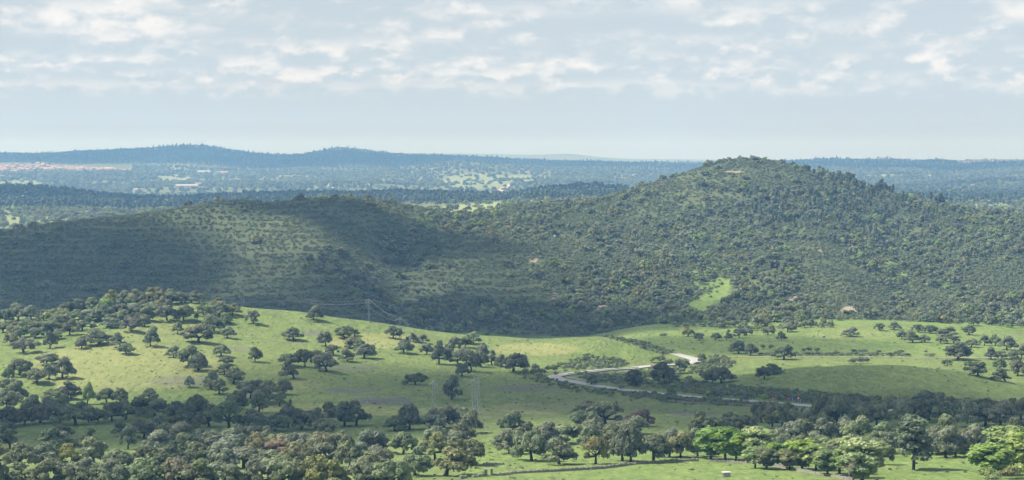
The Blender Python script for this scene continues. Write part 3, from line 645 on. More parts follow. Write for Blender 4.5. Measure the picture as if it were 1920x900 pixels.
srow('shrubs on the knoll', 'in the low dark clump on top of the knoll', [(1597, 682, 20, 12, 'dark'), (1610, 682, 24, 14, 'dark'), (1624, 682, 20, 13, 'dark')])
srow('shrubs left of the hairpin', 'in the thicket left of the road hairpin', [(972, 703, 18, 10, 'dark'), (984, 702, 20, 14, 'grey'), (998, 703, 22, 14, 'dark'), (1004, 696, 16, 16, 'dark'), (1018, 703, 22, 14, 'dark'), (1028, 697, 18, 13, 'dark'), (1040, 697, 18, 14, 'dark'), (1043, 704, 14, 8, 'grey'), (1008, 707, 16, 8, 'grey')])
srow('shrubs above the road', 'on the bank above the upper road arm', [(1099, 669, 18, 8, 'dark'), (1240, 680, 22, 14, 'dark'), (1252, 686, 22, 16, 'dark'), (1222, 680, 22, 14, 'pale'), (1286, 690, 24, 18, 'dark'), (1318, 676, 24, 16, 'brown'), (1330, 684, 22, 16, 'grey'), (1342, 680, 18, 12, 'grey'), (1230, 696, 22, 14, 'rust'), (1212, 704, 30, 10, 'pale'), (1176, 706, 30, 10, 'pale'), (1150, 704, 30, 9, 'pale')])
srow('shrubs beside the bend trees', 'below the big trees of the bend', [(1306, 722, 20, 12, 'brown'), (1290, 724, 22, 10, 'dark'), (1318, 722, 18, 10, 'dark'), (1210, 730, 20, 10, 'pale'), (1260, 728, 24, 12, 'fresh'), (1326, 746, 16, 15, 'lime'), (1162, 730, 24, 12, 'grey'), (1128, 716, 20, 8, 'grey')])
srow('shrubs in the corner', 'at the very bottom right corner', [(1850, 898, 44, 26, 'lime'), (1872, 888, 30, 20, 'grey'), (1890, 898, 44, 26, 'olive'), (1914, 896, 40, 28, 'lime'), (1860, 905, 36, 20, 'pale')])
srow('shrubs along the verge', 'on the verge by the hidden road', [(1665, 760, 34, 22, 'lime'), (1700, 760, 36, 20, 'brown'), (1750, 756, 34, 18, 'rust'), (1392, 742, 24, 12, 'grey'), (1430, 752, 22, 16, 'fresh'), (1396, 752, 20, 10, 'dark'), (1462, 770, 30, 16, 'pale'), (1490, 770, 30, 10, 'dark')])
label_groups()
print('OAKS', sum(1 for o in COL.objects if o.name.startswith('holm_oak')))
# ---------------------------------------------------------------- uncountable growth: scrub, hillside and distant woods
def proto_coll(name, objs):
    c = bpy.data.collections.new(name)
    for o in objs: c.objects.link(o)
    return c
def low_tree(i, leafs, leaf, mat, W=10., H=7., trunk=True, tall=False):
    rng = np.random.default_rng(900+i)
    if tall:
        L = []
        for k in range(9): f = k/8; a = k*2.4; r = W*.3*(1-.4*f)*rng.random(); s = W*(.2+.06*rng.random()); L.append((math.cos(a)*r, math.sin(a)*r, H*(.5+.42*f), s, s*.8))
    else: L = oak_lobes(rng, W, H, n=9+i % 4*2)
    V, Fq, tone = lobes_mesh(L, leafs, leaf, rng)
    mi = np.zeros(len(Fq), int)
    if trunk:
        mb = MB(); mb.tube([(0, 0, -1), (0.1, 0, H*.6)], [.35, .25], 4); b = len(V)
        V = np.concatenate([V, np.array([tuple(q) for q in mb.v])]); fq = [f for f in mb.f if len(f) == 4]
        Fq = np.concatenate([Fq, np.array(fq)+b]); mi = np.concatenate([mi, np.ones(len(fq), int)]); tone = np.concatenate([tone, np.zeros(len(fq))])
    return mesh_np('tree', V, Fq, [mat, m_bark], attrs={'tone': ('FACE', tone)}, matidx=mi, do_link=False)
HILLT = proto_coll('hill_tree_kinds', [low_tree(i, 80, .45, LEAF[m]) for i, m in enumerate(['grey', 'grey', 'grey', 'pale', 'olive', 'grey', 'dark', 'pale'])])
PINET = proto_coll('pine_kinds', [low_tree(20+i, 80, .38, LEAF['pine'], W=7, H=12, tall=True) for i in range(4)])
FART = proto_coll('far_tree_kinds', [low_tree(30+i, 9, 1.25, LEAF[m], trunk=False) for i, m in enumerate(['dark', 'grey', 'dark', 'grey'])])
FARP = proto_coll('far_pine_kinds', [low_tree(40+i, 9, 1.2, LEAF['pine'], W=8, H=13, tall=True, trunk=True) for i in range(3)])
def scrub_obj(i, mat):
    rng = np.random.default_rng(60+i); L = [(rng.normal()*.4, rng.normal()*.4, .5+.2*rng.random(), .6, .5) for _ in range(4)]
    V, Fq, tone = lobes_mesh(L, 20, .19, rng); return mesh_np('scrub', V, Fq, [mat], attrs={'tone': ('FACE', tone)}, do_link=False)
def joined_oak(i, leaf):
    cr, tk = OAKS[i]; n = len(cr.vertices); V = np.empty(n*3, np.float32); cr.vertices.foreach_get('co', V); V = V.reshape(-1, 3)
    Fq = np.arange(n).reshape(-1, 4); tone = np.empty(len(Fq), np.float32); cr.attributes['tone'].data.foreach_get('value', tone)
    tv = np.array([tuple(v.co) for v in tk.vertices]); tf = np.array([tuple(p.vertices) for p in tk.polygons if len(p.vertices) == 4])
    return mesh_np('small_oak', np.concatenate([V, tv]), np.concatenate([Fq, tf+n]), [LEAF[leaf], m_bark], attrs={'tone': ('FACE', np.concatenate([tone, np.zeros(len(tf))]))}, matidx=np.concatenate([np.zeros(len(Fq), int), np.ones(len(tf), int)]), do_link=False)
SMALLC = proto_coll('small_oak_kinds', [joined_oak(i*2, l) for i, l in enumerate(['grey', 'grey', 'dark', 'grey', 'brown', 'dark', 'olive', 'grey'])])
SCRUB = proto_coll('scrub_kinds', [scrub_obj(i, LEAF['scrub'] if i < 4 else LEAF['grey']) for i in range(5)])
def scatter(name, X, Y, s, coll, label, cat, rng, zs=(.8, 1.2), sink=.0, sfx=None):
    Z = ground(X, Y)-sink; n = len(X); print(name, n)
    me = bpy.data.meshes.new(name); me.vertices.add(n); me.vertices.foreach_set('co', np.stack([X, Y, Z], -1).astype(np.float32).ravel())
    sc_ = np.stack([s, s, s*(zs[0]+(zs[1]-zs[0])*rng.random(n))], -1)
    a = me.attributes.new('scl', 'FLOAT_VECTOR', 'POINT'); a.data.foreach_set('vector', sc_.astype(np.float32).ravel())
    a = me.attributes.new('rot', 'FLOAT', 'POINT'); a.data.foreach_set('value', (rng.random(n)*6.28).astype(np.float32))
    a = me.attributes.new('idx', 'INT', 'POINT'); a.data.foreach_set('value', rng.integers(0, 997, n).astype(np.int32))
    o = bpy.data.objects.new(name, me); link(o); tag(o, label, cat, kind='stuff')
    g = bpy.data.node_groups.new(name, 'GeometryNodeTree')
    g.interface.new_socket('Geometry', in_out='INPUT', socket_type='NodeSocketGeometry'); g.interface.new_socket('Geometry', in_out='OUTPUT', socket_type='NodeSocketGeometry')
    N = g.nodes; gi = N.new('NodeGroupInput'); go = N.new('NodeGroupOutput'); ip = N.new('GeometryNodeInstanceOnPoints'); ci = N.new('GeometryNodeCollectionInfo')
    ci.inputs['Collection'].default_value = coll; ci.inputs['Separate Children'].default_value = True; ci.inputs['Reset Children'].default_value = True
    def na(nm, ty): q = N.new('GeometryNodeInputNamedAttribute'); q.data_type = ty; q.inputs[0].default_value = nm; return [u for u in q.outputs if u.enabled and u.name == 'Attribute'][0]
    cx = N.new('ShaderNodeCombineXYZ'); g.links.new(na('rot', 'FLOAT'), cx.inputs[2])
    g.links.new(gi.outputs[0], ip.inputs['Points']); g.links.new(ci.outputs[0], ip.inputs['Instance']); ip.inputs['Pick Instance'].default_value = True
    g.links.new(na('idx', 'INT'), ip.inputs['Instance Index']); g.links.new(cx.outputs[0], ip.inputs['Rotation']); g.links.new(na('scl', 'FLOAT_VECTOR'), ip.inputs['Scale'])
    g.links.new(ip.outputs[0], go.inputs[0]); md = o.modifiers.new('growth', 'NODES'); md.node_group = g
    return o
def jgrid(y0, y1, step, rng, x0=-300, x1=2220, jit=.42, ystep=None):
    """jittered grid over the land between two distances, within the photo's width"""
    ys = np.arange(y0, y1, ystep or step); out = []
    for y in ys:
        xs = np.arange((x0-CX)/F*y, (x1-CX)/F*y, step); out.append(np.stack([xs, np.full(len(xs), y)], -1))
    P = np.concatenate(out); P += (rng.random(P.shape)*2-1)*np.array([step, ystep or step])*jit
    X, Y = P[:, 0], P[:, 1]; Z = ground(X, Y); return X, Y, CX+F*X/Y, HY+F*(ZC-Z)/Y, Z
def crest_Y(px): return np.interp(px, [0, 600, 857, 1000, 1160, 1430, 1700, 1920], [1530, 1560, 1640, 1800, 1850, 1950, 1850, 1750])
rng = np.random.default_rng(5)
SP = [q for q in SMALL_PTS]; SX = np.array([q[0] for q in SP]); SY = np.array([q[1] for q in SP])
sm = scatter('small_oaks', SX, SY, np.ones(len(SP)), SMALLC, 'smaller holm oaks along the left crest and over the plain', 'trees', rng)
sm.data.attributes['scl'].data.foreach_set('vector', np.array([(q[2]/9.6, q[2]/9.6, q[3]/6.9) for q in SP], np.float32).ravel())
m_all = MEADOWS
def bare_here(X, Y, px, py):
    k = np.zeros(len(X), bool)
    for m in m_all: k |= (poly_dist(px, py, m)+14*(fbm(X/9, Y/14, 88, 2)-.5) > -1.0) & (rng.random(len(X)) < .96) & (Y > 1180) & (Y < 1800)
    for cx, cy, rx, ry in ((1592, 580, 20, 7), (1375, 323, 26, 3), (1492, 560, 10, 5), (1130, 578, 9, 6), (1243, 343, 9, 3)): k |= (((px-cx)/rx)**2+((py-cy)/ry)**2 < .8) & (Y > 1180)
    return k
# hillside scrub: in contour rows on the dark hill, loose elsewhere
X, Y, px, py, Z = jgrid(1195, 2060, 3.3, rng)
lim = Y < crest_Y(px)+60
terr = (sstep(poly_dist(px, py, [(-60, 640), (-60, 440), (300, 395), (600, 372), (850, 400), (900, 430), (1060, 560), (1100, 640)]), -10, 30) > .5)
row = (Z/3.5+fbm(X/110, Y/110, 3, 3)*1.8) % 1.0
keep = np.where(terr, ((row < .62) | (vnoise(X/14, Y/14, 91) > .74)) & (rng.random(len(X)) < .9), rng.random(len(X)) < .82*(.45+.55*sstep(fbm(X/30, Y/30, 21, 3), .25, .5)))
edge = 1195+15*vnoise(X/20, Y/20, 4); keep &= lim & (Y > edge) & ~bare_here(X, Y, px, py)
s = 1.15+.75*rng.random(len(X))**2; s = s*np.where(terr, 1.0, 1.05)
scatter('hillside_scrub', X[keep], Y[keep], s[keep], SCRUB, 'dense low rockrose scrub covering the dark terraced hill and the big hill', 'scrub', rng, (.7, 1.1), .1)
# trees of the big hill and the gully
X, Y, px, py, Z = jgrid(1120, 2060, 7.8, rng)
den = np.full(len(X), .78)
def setd(poly, d, soft=14):
    global den
    k = sstep(poly_dist(px, py, poly), -soft, soft); den = den*(1-k)+d*k
setd([(-80, 640), (-80, 420), (300, 385), (600, 365), (850, 398), (800, 430), (700, 470), (560, 480), (640, 560), (760, 590), (760, 640)], .02)
setd([(-80, 640), (-80, 430), (110, 415), (200, 430), (150, 520), (120, 600), (60, 640)], .16)
setd([(690, 600), (760, 500), (850, 440), (960, 450), (1060, 540), (1040, 600), (900, 590), (800, 560)], .06)
setd([(640, 560), (700, 470), (820, 395), (900, 400), (870, 430), (760, 500), (760, 560), (700, 600)], .75, 8)
setd([(720, 640), (730, 590), (900, 570), (1200, 560), (1200, 640)], .95, 8)
setd([(1060, 400), (1180, 350), (1300, 315), (1420, 290), (1560, 320), (1480, 345), (1400, 370), (1330, 410), (1200, 430), (1080, 430)], .16, 10)
setd([(1490, 545), (1520, 470), (1560, 450), (1640, 520), (1670, 570), (1560, 585)], .02, 6)
setd([(1790, 540), (1850, 480), (1960, 470), (1960, 560)], .03, 6)
setd([(960, 460), (1100, 430), (1200, 470), (1100, 520)], .45)
setd([(1330, 296), (1440, 290), (1500, 300), (1500, 308), (1400, 303), (1330, 308)], 1.0, 3)
clump = sstep(fbm(X/42, Y/42, 55, 3), .30, .55)
keep = (rng.random(len(X)) < den*(.35+.75*clump)) & (Y < crest_Y(px)+40) & ~bare_here(X, Y, px, py) & (Y > np.where(px > 1180, 1195-65*vnoise(X/45, Y/60, 8)*sstep(px, 1180, 1300), 1195)+18*vnoise(X/30, Y/30, 18)) & ((Y > 1190) | (rng.random(len(X)) < .6))
pinez = poly_dist(px, py, [(1380, 345), (1480, 350), (1560, 318), (1625, 345), (1700, 355), (1775, 380), (1740, 440), (1620, 470), (1480, 450), (1400, 430)])
isp = (pinez > 0) & (fbm(X/60, Y/60, 71, 2) > .44) & (rng.random(len(X)) < .6)
s = .34+.58*rng.random(len(X))**1.3
k = keep & ~isp; scatter('hillside_trees', X[k], Y[k], s[k], HILLT, 'open oak wood scattered over the slopes of the big hill', 'trees', rng, (.8, 1.15), .2)
X2, Y2, px2, py2, Z2 = jgrid(1300, 2060, 8.5, rng)
k2 = (poly_dist(px2, py2, [(1380, 345), (1480, 350), (1560, 318), (1625, 345), (1700, 355), (1775, 380), (1740, 440), (1620, 470), (1480, 450), (1400, 430)]) > 0) & (fbm(X2/60, Y2/60, 71, 2) > .44) & (rng.random(len(X2)) < .5) & (Y2 < crest_Y(px2)+20)
k2 |= (poly_dist(px2, py2, [(1555, 318), (1625, 335), (1625, 362), (1560, 342)]) > 0) & (rng.random(len(X2)) < .9) & (Y2 > 1700) & (Y2 < crest_Y(px2)+20)
scatter('hillside_pines', X2[k2], Y2[k2], (.48+.34*rng.random(len(X2)))[k2], PINET, 'darker taller pines on the right shoulder of the big hill', 'pines', rng, (.85, 1.15), .2)
# intermediate ridges behind the dark hill
X, Y, px, py, Z = jgrid(2350, 3420, 13, rng)
d = np.where(px < 330, np.where(Y < 2830, .42, .0), .10); d = np.where((px > 700) & (px < 1200) & (Y < 3000), .12, d); d = np.where(px > 1500, .30, d)
k = rng.random(len(X)) < d*(.4+1.2*sstep(fbm(X/90, Y/90, 6, 3), .35, .6))
scatter('valley_oaks', X[k], Y[k], (.65+.5*rng.random(len(X)))[k], HILLT, 'scattered oaks on the grassy rise behind the dark hill', 'trees', rng, (.8, 1.1), .2)
X, Y, px, py, Z = jgrid(2830, 3420, 8.5, rng)
d = np.where(px < 1180, .92, .12); d = np.where((px > 900) & (px < 985), .35, d); d = np.where((Y < 2950) & (px > 330), .1, d)
k = rng.random(len(X)) < d
scatter('ridge_pinewood', X[k], Y[k], (.6+.35*rng.random(len(X)))[k], FARP, 'dark blue pinewood on the low ridge behind the dark hill', 'pinewood', rng, (.8, 1.35), .2)
# far valley side with dotted trees
X, Y, px, py, Z = jgrid(3900, 6900, 17, rng)
cl = fbm(X/260, Y/260, 31, 3); d = .25+.75*sstep(cl, .35, .55)
fieldk = np.zeros(len(X))
for cx, cy, rx, ry in ((895, 340, 90, 20), (985, 335, 60, 10), (35, 345, 60, 8), (1650, 330, 60, 4), (330, 333, 50, 8)): fieldk = np.maximum(fieldk, (np.hypot((px-cx)/rx, (py-cy)/ry) < .75))
town = (px < 250) & (py > 308) & (py < 321) & (Y > 6000)
k = (rng.random(len(X)) < d*(1-.85*fieldk)) & ~town & (py < 400)
scatter('far_valley_trees', X[k], Y[k], (.75+.5*rng.random(len(X)))[k], FART, 'countless hazy trees dotting the far valley slopes', 'trees', rng, (.8, 1.2), .2)
# dark forest of the blue ridge
X, Y, px, py, Z = jgrid(6950, 8120, 13, rng, ystep=18)
d = np.where(px < 960, .95, .8)
cr = (Y > 7930) & (Y < 8040); k = (rng.random(len(X)) < d) & ~((px > 1795) & (Y > 7450))
scatter('blue_ridge_forest', X[k], Y[k], ((.6+.45*rng.random(len(X)))*np.where(cr & (rng.random(len(X)) < .35), 1.0, .7))[k], FARP, 'dark forest covering the long blue ridge on the skyline', 'forest', rng, (.8, 1.3), .3)
# tufts and low plants of the meadows and road banks
X, Y, px, py, Z = jgrid(640, 1180, 2.1, rng)
d = np.zeros(len(X))
def band(poly, v, soft=3):
    global d
    d = np.maximum(d, v*sstep(poly_dist(px, py, poly), -soft, soft))
band([(1085, 672), (1150, 672), (1186, 684), (1150, 690), (1060, 694), (1040, 690)], .75)           # cut bank above upper arm
band([(1270, 722), (1340, 722), (1400, 728), (1500, 734), (1640, 748), (1790, 752), (1920, 764), (1920, 775), (1700, 768), (1520, 757), (1440, 748), (1340, 742), (1270, 734)], .95)
band([(1130, 632), (1180, 636), (1260, 660), (1250, 668), (1180, 646)], .45)
band([(1310, 676), (1350, 668), (1380, 680), (1345, 706), (1290, 700)], .6)
band([(1070, 702), (1260, 694), (1300, 712), (1300, 732), (1190, 726), (1100, 714)], .4)
band([(970, 700), (1030, 709), (1100, 730), (1280, 749), (1400, 757), (1440, 760), (1440, 766), (1260, 757), (1080, 735), (970, 708)], .28)
band([(1180, 736), (1290, 748), (1440, 758), (1440, 762), (1290, 754), (1180, 741)], 1.0, 2)
k = rng.random(len(X)) < d
scatter('roadside_scrub', X[k], Y[k], (.7+.8*rng.random(len(X)))[k], SCRUB, 'low bramble scrub growing on the banks of the winding road', 'scrub', rng, (.7, 1.1), .1)
X, Y, px, py, Z = jgrid(440, 1150, 4.2, rng)
kn = sstep(poly_dist(px, py, [(1300, 740), (1420, 700), (1600, 680), (1800, 690), (1920, 720), (1920, 760), (1600, 750)]), -4, 8)
k = rng.random(len(X)) < .11+.16*kn*sstep(fbm(X/25, Y/25, 13, 3), .45, .6)+.12*sstep(fbm(X/40, Y/40, 14, 3), .5, .62)
scatter('meadow_tussocks', X[k], Y[k], (.22+.45*rng.random(len(X))**1.5)[k], SCRUB, 'small dark tussocks and weeds dotted over the grass', 'tussocks', rng, (.5, .9), .05)
# ---------------------------------------------------------------- road, tracks, walls, poles, houses
def flat(name, c, rough=.7, c2=None, sc=1.0, metal=0.0):
    m, t, b, _ = new_mat(name); b.inputs['Roughness'].default_value = rough; b.inputs['Metallic'].default_value = metal
    n = t.noise(pos(t), sc, 4, .6); t.l.new(t.mix(n, c, c2 or tuple(q*.75 for q in c)), b.inputs['Base Color']); return m
m_asph = flat('pale_asphalt', (.37, .365, .355), .85, (.29, .285, .28), .8); m_verge = flat('gravel_verge', (.26, .26, .18), .9, (.16, .18, .09), .3)
m_paint = flat('white_road_paint', (.78, .78, .75), .6)
m_dirt = flat('dry_earth', (.42, .36, .28), .95, (.33, .28, .20), .05)
m_stone = flat('grey_stone', (.10, .095, .075), .95, (.34, .32, .27), 1.5)
m_steel = flat('galvanised_steel', (.34, .35, .35), .5, (.48, .49, .48), 1, .3)
m_dsteel = flat('weathered_steel', (.22, .23, .24), .6, (.35, .36, .37), 1, .3)
m_cable = flat('aluminium_cable', (.20, .21, .21), .5, (.27, .27, .27), 1, .2)
m_shed = flat('dull_white_sheeting', (.42, .42, .41), .7, (.36, .36, .35))
m_red = flat('red_sign_face', (.42, .03, .035), .5, (.38, .03, .03)); m_blue = flat('blue_sign_face', (.02, .12, .52), .5, (.02, .10, .45))
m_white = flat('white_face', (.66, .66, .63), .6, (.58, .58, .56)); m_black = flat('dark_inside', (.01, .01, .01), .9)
m_wall = flat('pale_render', (.56, .53, .50), .85, (.60, .56, .52), .3); m_roof = flat('terracotta_tiles', (.36, .24, .19), .85, (.30, .20, .16), .5)
m_wall2 = flat('cream_render', (.50, .44, .38), .85); m_concrete = flat('old_concrete', (.26, .25, .24), .9, (.36, .35, .33), 2)
def catmull(P, step):
    P = [P[0]*2-P[1]]+P+[P[-1]*2-P[-2]]; out = []
    for i in range(1, len(P)-2):
        n = max(2, int((P[i+1]-P[i]).length/step))
        for k in range(n):
            t = k/n; out.append(.5*((2*P[i])+(P[i+1]-P[i-1])*t+(2*P[i-1]-5*P[i]+4*P[i+1]-P[i+2])*t*t+(3*P[i]-P[i-1]-3*P[i+1]+P[i+2])*t**3))
    out.append(P[-2]); return out
def strip(path, offs, lift, name, mat, thick=.0):
    """ribbon laid along a path between lateral offsets, draped on the land"""
    mb = MB(); vs = []; n = len(path)
    for i, p in enumerate(path):
        t = (path[min(i+1, n-1)]-path[max(i-1, 0)]); t = Vector((t[0], t[1])).normalized(); nr = Vector((-t.y, t.x))
        zc = max(float(ground(p[0]+nr.x*o, p[1]+nr.y*o)) for o in np.linspace(min(offs)*1.3, max(offs)*1.3, 7)) if lift[1] else None
        for o in offs:
            x, y = p[0]+nr.x*o, p[1]+nr.y*o; vs.append((x, y, (zc if zc is not None else float(ground(x, y)))+lift[0]))
    m = len(offs); fs = [(i*m+k, i*m+k+1, (i+1)*m+k+1, (i+1)*m+k) for i in range(n-1) for k in range(m-1)]
    mb.add(vs, fs); return mb.build(name, mat, smooth=True)
def path_of(items, step=4.0):
    P = [Vector(onland((q[0]), q[2]).xy) if len(q) == 3 else Vector(hit(*q).xy) for q in items]; return catmull(P, step)
upper = path_of([(1262, 664), (1274, 667), (1290, 671), (1306, 676), (1300, 681), (1270, 684), (1235, 686), (1200, 689), (1150, 693), (1100, 698), (1062, 702), (1040, 706), (1046, 711), (1078, 717), (1110, 723), (1170, 732), (1230, 739), (1290, 744), (1350, 749), (1420, 754), (1500, 760), (1560, 765), (1640, 769), (1740, 773), (1840, 778), (1960, 786)], 3.0)
shl = strip(upper, [-3.2, -2.6, 2.6, 3.2], (.10, True), 'road_verge', m_verge); tag(shl, kind='structure')
tag(strip(upper, [-2.6, 0, 2.6], (.16, True), 'road', m_asph), kind='structure')
tag(strip(upper, [-2.45, -2.25], (.168, True), 'road_marking', m_paint), kind='structure'); tag(strip(upper, [2.25, 2.45], (.168, True), 'road_marking', m_paint), kind='structure'); tag(strip(upper, [-.1, .1], (.168, True), 'road_marking', m_paint), kind='structure')
def zroad(x, y): return float(ground(x, y))+.2
# guard rails
def rail(i0, i1, off, label):
    g = None; pts = []
    for i in range(i0, i1):
        p = upper[i]; t = (upper[i+1]-upper[i-1]).normalized(); nr = Vector((-t.y, t.x)); q = p+nr*off; pts.append(Vector((q.x, q.y, zroad(q.x, q.y))))
    g = empty('guardrail', pts[0]); tag(g, label, 'guardrail', 'steel guardrails of the winding road'); o0 = pts[0]
    mb = MB()
    for dz in (.62, .78): mb.tube([p-o0+Vector((0, 0, dz)) for p in pts], .09, 5)
    mb.build('beam', m_steel, g)
    for p in pts[::2][:90]:
        q = MB(); q.box(p-o0+Vector((0, 0, .2)), (.14, .14, 1.1)); q.build('post', m_steel, g)
N_ = len(upper)
def idx_near(px_, Yhint_y):
    h = hit(px_, Yhint_y); return min(range(N_), key=lambda i: (upper[i]-h.xy).length)
ia, ib = sorted((idx_near(1180, 691), idx_near(1042, 705))); ic, id_ = sorted((idx_near(1046, 711), idx_near(1130, 725)))
def side_off(i0, i1, nearside=True):
    i = (i0+i1)//2; t = (upper[i+1]-upper[i-1]).normalized(); nr = Vector((-t.y, t.x)); return (3.7 if (nr.y < 0) == nearside else -3.7)
rail(ia, ib, side_off(ia, ib, True), 'steel guardrail along the near side of the upper road arm')
rail(ic, id_, side_off(ic, id_, False), 'steel guardrail inside the lower arm of the road hairpin')
# dirt tracks of the far slopes and the track across the plain
for items, w_ in (([(621, 345), (617, 349), (622, 353), (626, 358), (616, 363)], 5), ([(962, 344), (950, 350), (940, 357), (932, 362)], 9), ([(1068, 332), (1052, 337), (1030, 343), (1020, 346)], 8), ([(735, 332), (742, 330), (748, 328)], 10)):
    pp = path_of(items, 30.0); tag(strip(pp, [-w_, w_], (1.2, True), 'dirt_track', m_dirt), kind='structure')
tag(strip(path_of([(1340, 668.5), (1480, 669), (1640, 670), (1800, 671), (1930, 673)], 12), [-.9, .9], (.15, True), 'dirt_track', m_dirt), kind='structure')
tag(strip(path_of([(1080, 812), (1150, 810), (1200, 812)], 6), [-1.8, 1.8], (.12, True), 'dirt_track', m_dirt), kind='structure')
# dry stone walls
def stone_wall(items, label, h=.65, wd=.7):
    pp = path_of(items, .8); rr = np.random.default_rng(len(pp)); mb = MB(); o0 = Vector((pp[0].x, pp[0].y, float(ground(pp[0].x, pp[0].y))))
    for i in range(len(pp)-1):
        p, q = pp[i], pp[i+1]; c = (p+q)/2; a = math.atan2(q.y-p.y, q.x-p.x); z = float(ground(c.x, c.y))
        gap = vnoise(np.array([i/9.0]), np.array([1.5]), 3)[0]; hh = h*(.35+.9*gap+.2*rr.random())
        mb.box((c.x-o0.x, c.y-o0.y, z-o0.z+hh/2-.15), ((q-p).length*1.04, wd*(.8+.3*rr.random()), hh+.3), a, taper=.8)
        if rr.random() < .7: mb.box((c.x-o0.x+rr.normal()*.1, c.y-o0.y+rr.normal()*.12, z-o0.z+hh+.04), (.4+.3*rr.random(), .4+.2*rr.random(), .25), a+rr.random(), taper=.7)
    o = mb.build('stone_wall', m_stone); o.location = o0; return tag(o, label, 'wall', 'dry stone walls of the bottom meadow')
stone_wall([(926, 892), (945, 891), (969, 888), (1026, 885), (1099, 881), (1138, 878), (1182, 872), (1214, 869), (1260, 866), (1310, 865)], 'long dry stone wall running right from the gateway across the bottom meadow')
stone_wall([(886, 895.5), (908, 893)], 'short stretch of dry stone wall left of the gate posts')
stone_wall([(862, 898), (875, 896.5)], 'stub of dry stone wall under the big yellow-topped oak', .8)
stone_wall([(1330, 866), (1380, 868), (1440, 873), (1500, 884), (1560, 894), (1600, 902)], 'dry stone wall at the foot of the bright green trees', .55)
stone_wall([(906, 872.5), (930, 871.5), (946, 871.5)], 'low broken stone wall in the grass above the gateway', .6)
stone_wall([(1440, 806), (1500, 805), (1560, 803), (1600, 803)], 'dark stone wall in the shade behind the right band of oaks', .9)
stone_wall([(1240, 753), (1300, 757), (1370, 760), (1430, 764)], 'low stone wall below the road along the top of the field', .7)
for x, y, lb in ((911, 893, 'left stone gate post with a rounded cap'), (922, 892, 'right stone gate post, taller and slimmer')):
    p = hit(x, y); g = empty('gate_post', p); tag(g, lb, 'gate post', 'gate posts of the meadow wall'); s = 1 if x < 915 else .8
    a = MB(); a.box((0, 0, .6), (.75*s, .75*s, 1.7), taper=.88); a.build('shaft', m_stone, g); b_ = MB(); b_.box((0, 0, 1.56), (.95*s, .95*s, .2)); b_.box((0, 0, 1.76), (.6*s, .6*s, .2), taper=.5); b_.build('cap', m_concrete, g)
# water box on the meadow
p = hit(1362, 894); g = empty('water_box', p, .12); tag(g, 'small grey concrete box with pale slab lid alone on the bottom meadow', 'water box')
a = MB()
for c_, s_ in (((0, -.55, .45), (1.7, .12, 1.1)), ((0, .55, .45), (1.7, .12, 1.1)), ((.79, 0, .45), (.12, .98, 1.1)), ((-.79, -.40, .45), (.12, .18, 1.1)), ((-.79, .40, .45), (.12, .18, 1.1))): a.box(c_, s_)
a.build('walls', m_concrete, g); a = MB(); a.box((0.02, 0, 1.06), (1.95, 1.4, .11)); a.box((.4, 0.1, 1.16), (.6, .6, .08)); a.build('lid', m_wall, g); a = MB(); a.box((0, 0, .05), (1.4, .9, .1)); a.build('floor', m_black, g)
# stilted feed hopper on the sunlit plain
p = hit(1545, 638); g = empty('feed_hopper', p); tag(g, 'small white-topped box on thin legs standing in the sunlit plain', 'hopper')
for sx in (-1, 1):
    for sy in (-1, 1): a = MB(); a.tube([(sx*.7, sy*.7, -.2), (sx*.5, sy*.5, 1.4)], .07, 5); a.build('leg', m_steel, g)
a = MB(); a.box((0, 0, 1.85), (1.1, 1.1, .95)); a.build('tank', m_dsteel, g); a = MB(); a.box((0, 0, 2.42), (1.35, 1.35, .16)); a.box((0, 0, 2.6), (.9, .9, .2), taper=.5); a.build('roof', m_white, g)
# road signs
def disc(mb, r, y, z, m, n=20, th=.04, inner=0.0):
    a = [2*math.pi*k/n for k in range(n)]
    f = [(math.cos(q)*r, y, z+math.sin(q)*r) for q in a]; bk = [(math.cos(q)*r, y+th, z+math.sin(q)*r) for q in a]
    mb.add(f+bk, [tuple(range(n)), tuple(n+k for k in reversed(range(n)))]+[(k, n+k, n+(k+1) % n, (k+1) % n) for k in range(n)], m)
def sign(x, y, kind, label):
    p = hit(x, y); p.z += .1; g = empty('road_sign', p); tag(g, label, 'road sign', 'road signs beside the lower road'); a = MB()
    if kind == 'no_entry': a.tube([(0, .12, -.3), (0, .12, 1.3)], .05, 6); a.build('post', m_steel, g); q = MB(); q.box((0, .05, 1.35), (.72, .06, 1.25)); q.build('backing_panel', m_red, g); q = MB(); q.box((0, -.0, 1.08), (.62, .03, .2)); q.build('white_bar', m_white, g)
    elif kind == 'blue': a.tube([(0, .12, -.3), (0, .12, 1.5)], .05, 6); a.build('post', m_steel, g); q = MB(); disc(q, .58, .0, 1.25, 0); q.build('sign_face', m_blue, g); q = MB(); q.tube([(-.22, -.02, 1.45), (.15, -.02, 1.1)], .05, 4); q.tube([(.2, -.02, 1.32), (.2, -.02, 1.02), (-.1, -.02, 1.02)], .05, 4); q.build('white_arrow', m_white, g)
    elif kind == 'ring': a.tube([(0, .12, -.3), (0, .12, 1.5)], .05, 6); a.build('post', m_steel, g); q = MB(); disc(q, .5, .02, 1.65, 0); q.build('red_ring', m_red, g); q = MB(); disc(q, .33, -.03, 1.65, 0, th=.03); q.build('white_centre', m_white, g)
    else: a.box((0, 0, .45), (.22, .14, 1.1)); a.build('post', m_white, g); q = MB(); q.box((0, -.075, .75), (.2, .02, .16)); q.build('dark_band', m_black, g)
    return g
sign(1450, 753, 'no_entry', 'red panel sign with white bar, leftmost by the lower road'); sign(1479, 754, 'no_entry', 'red panel sign with white bar, beside the blue sign')
sign(1486, 755, 'blue', 'round blue sign with white arrow beside the lower road'); sign(1497, 756, 'ring', 'red-rimmed round sign with white centre, right of the blue sign')
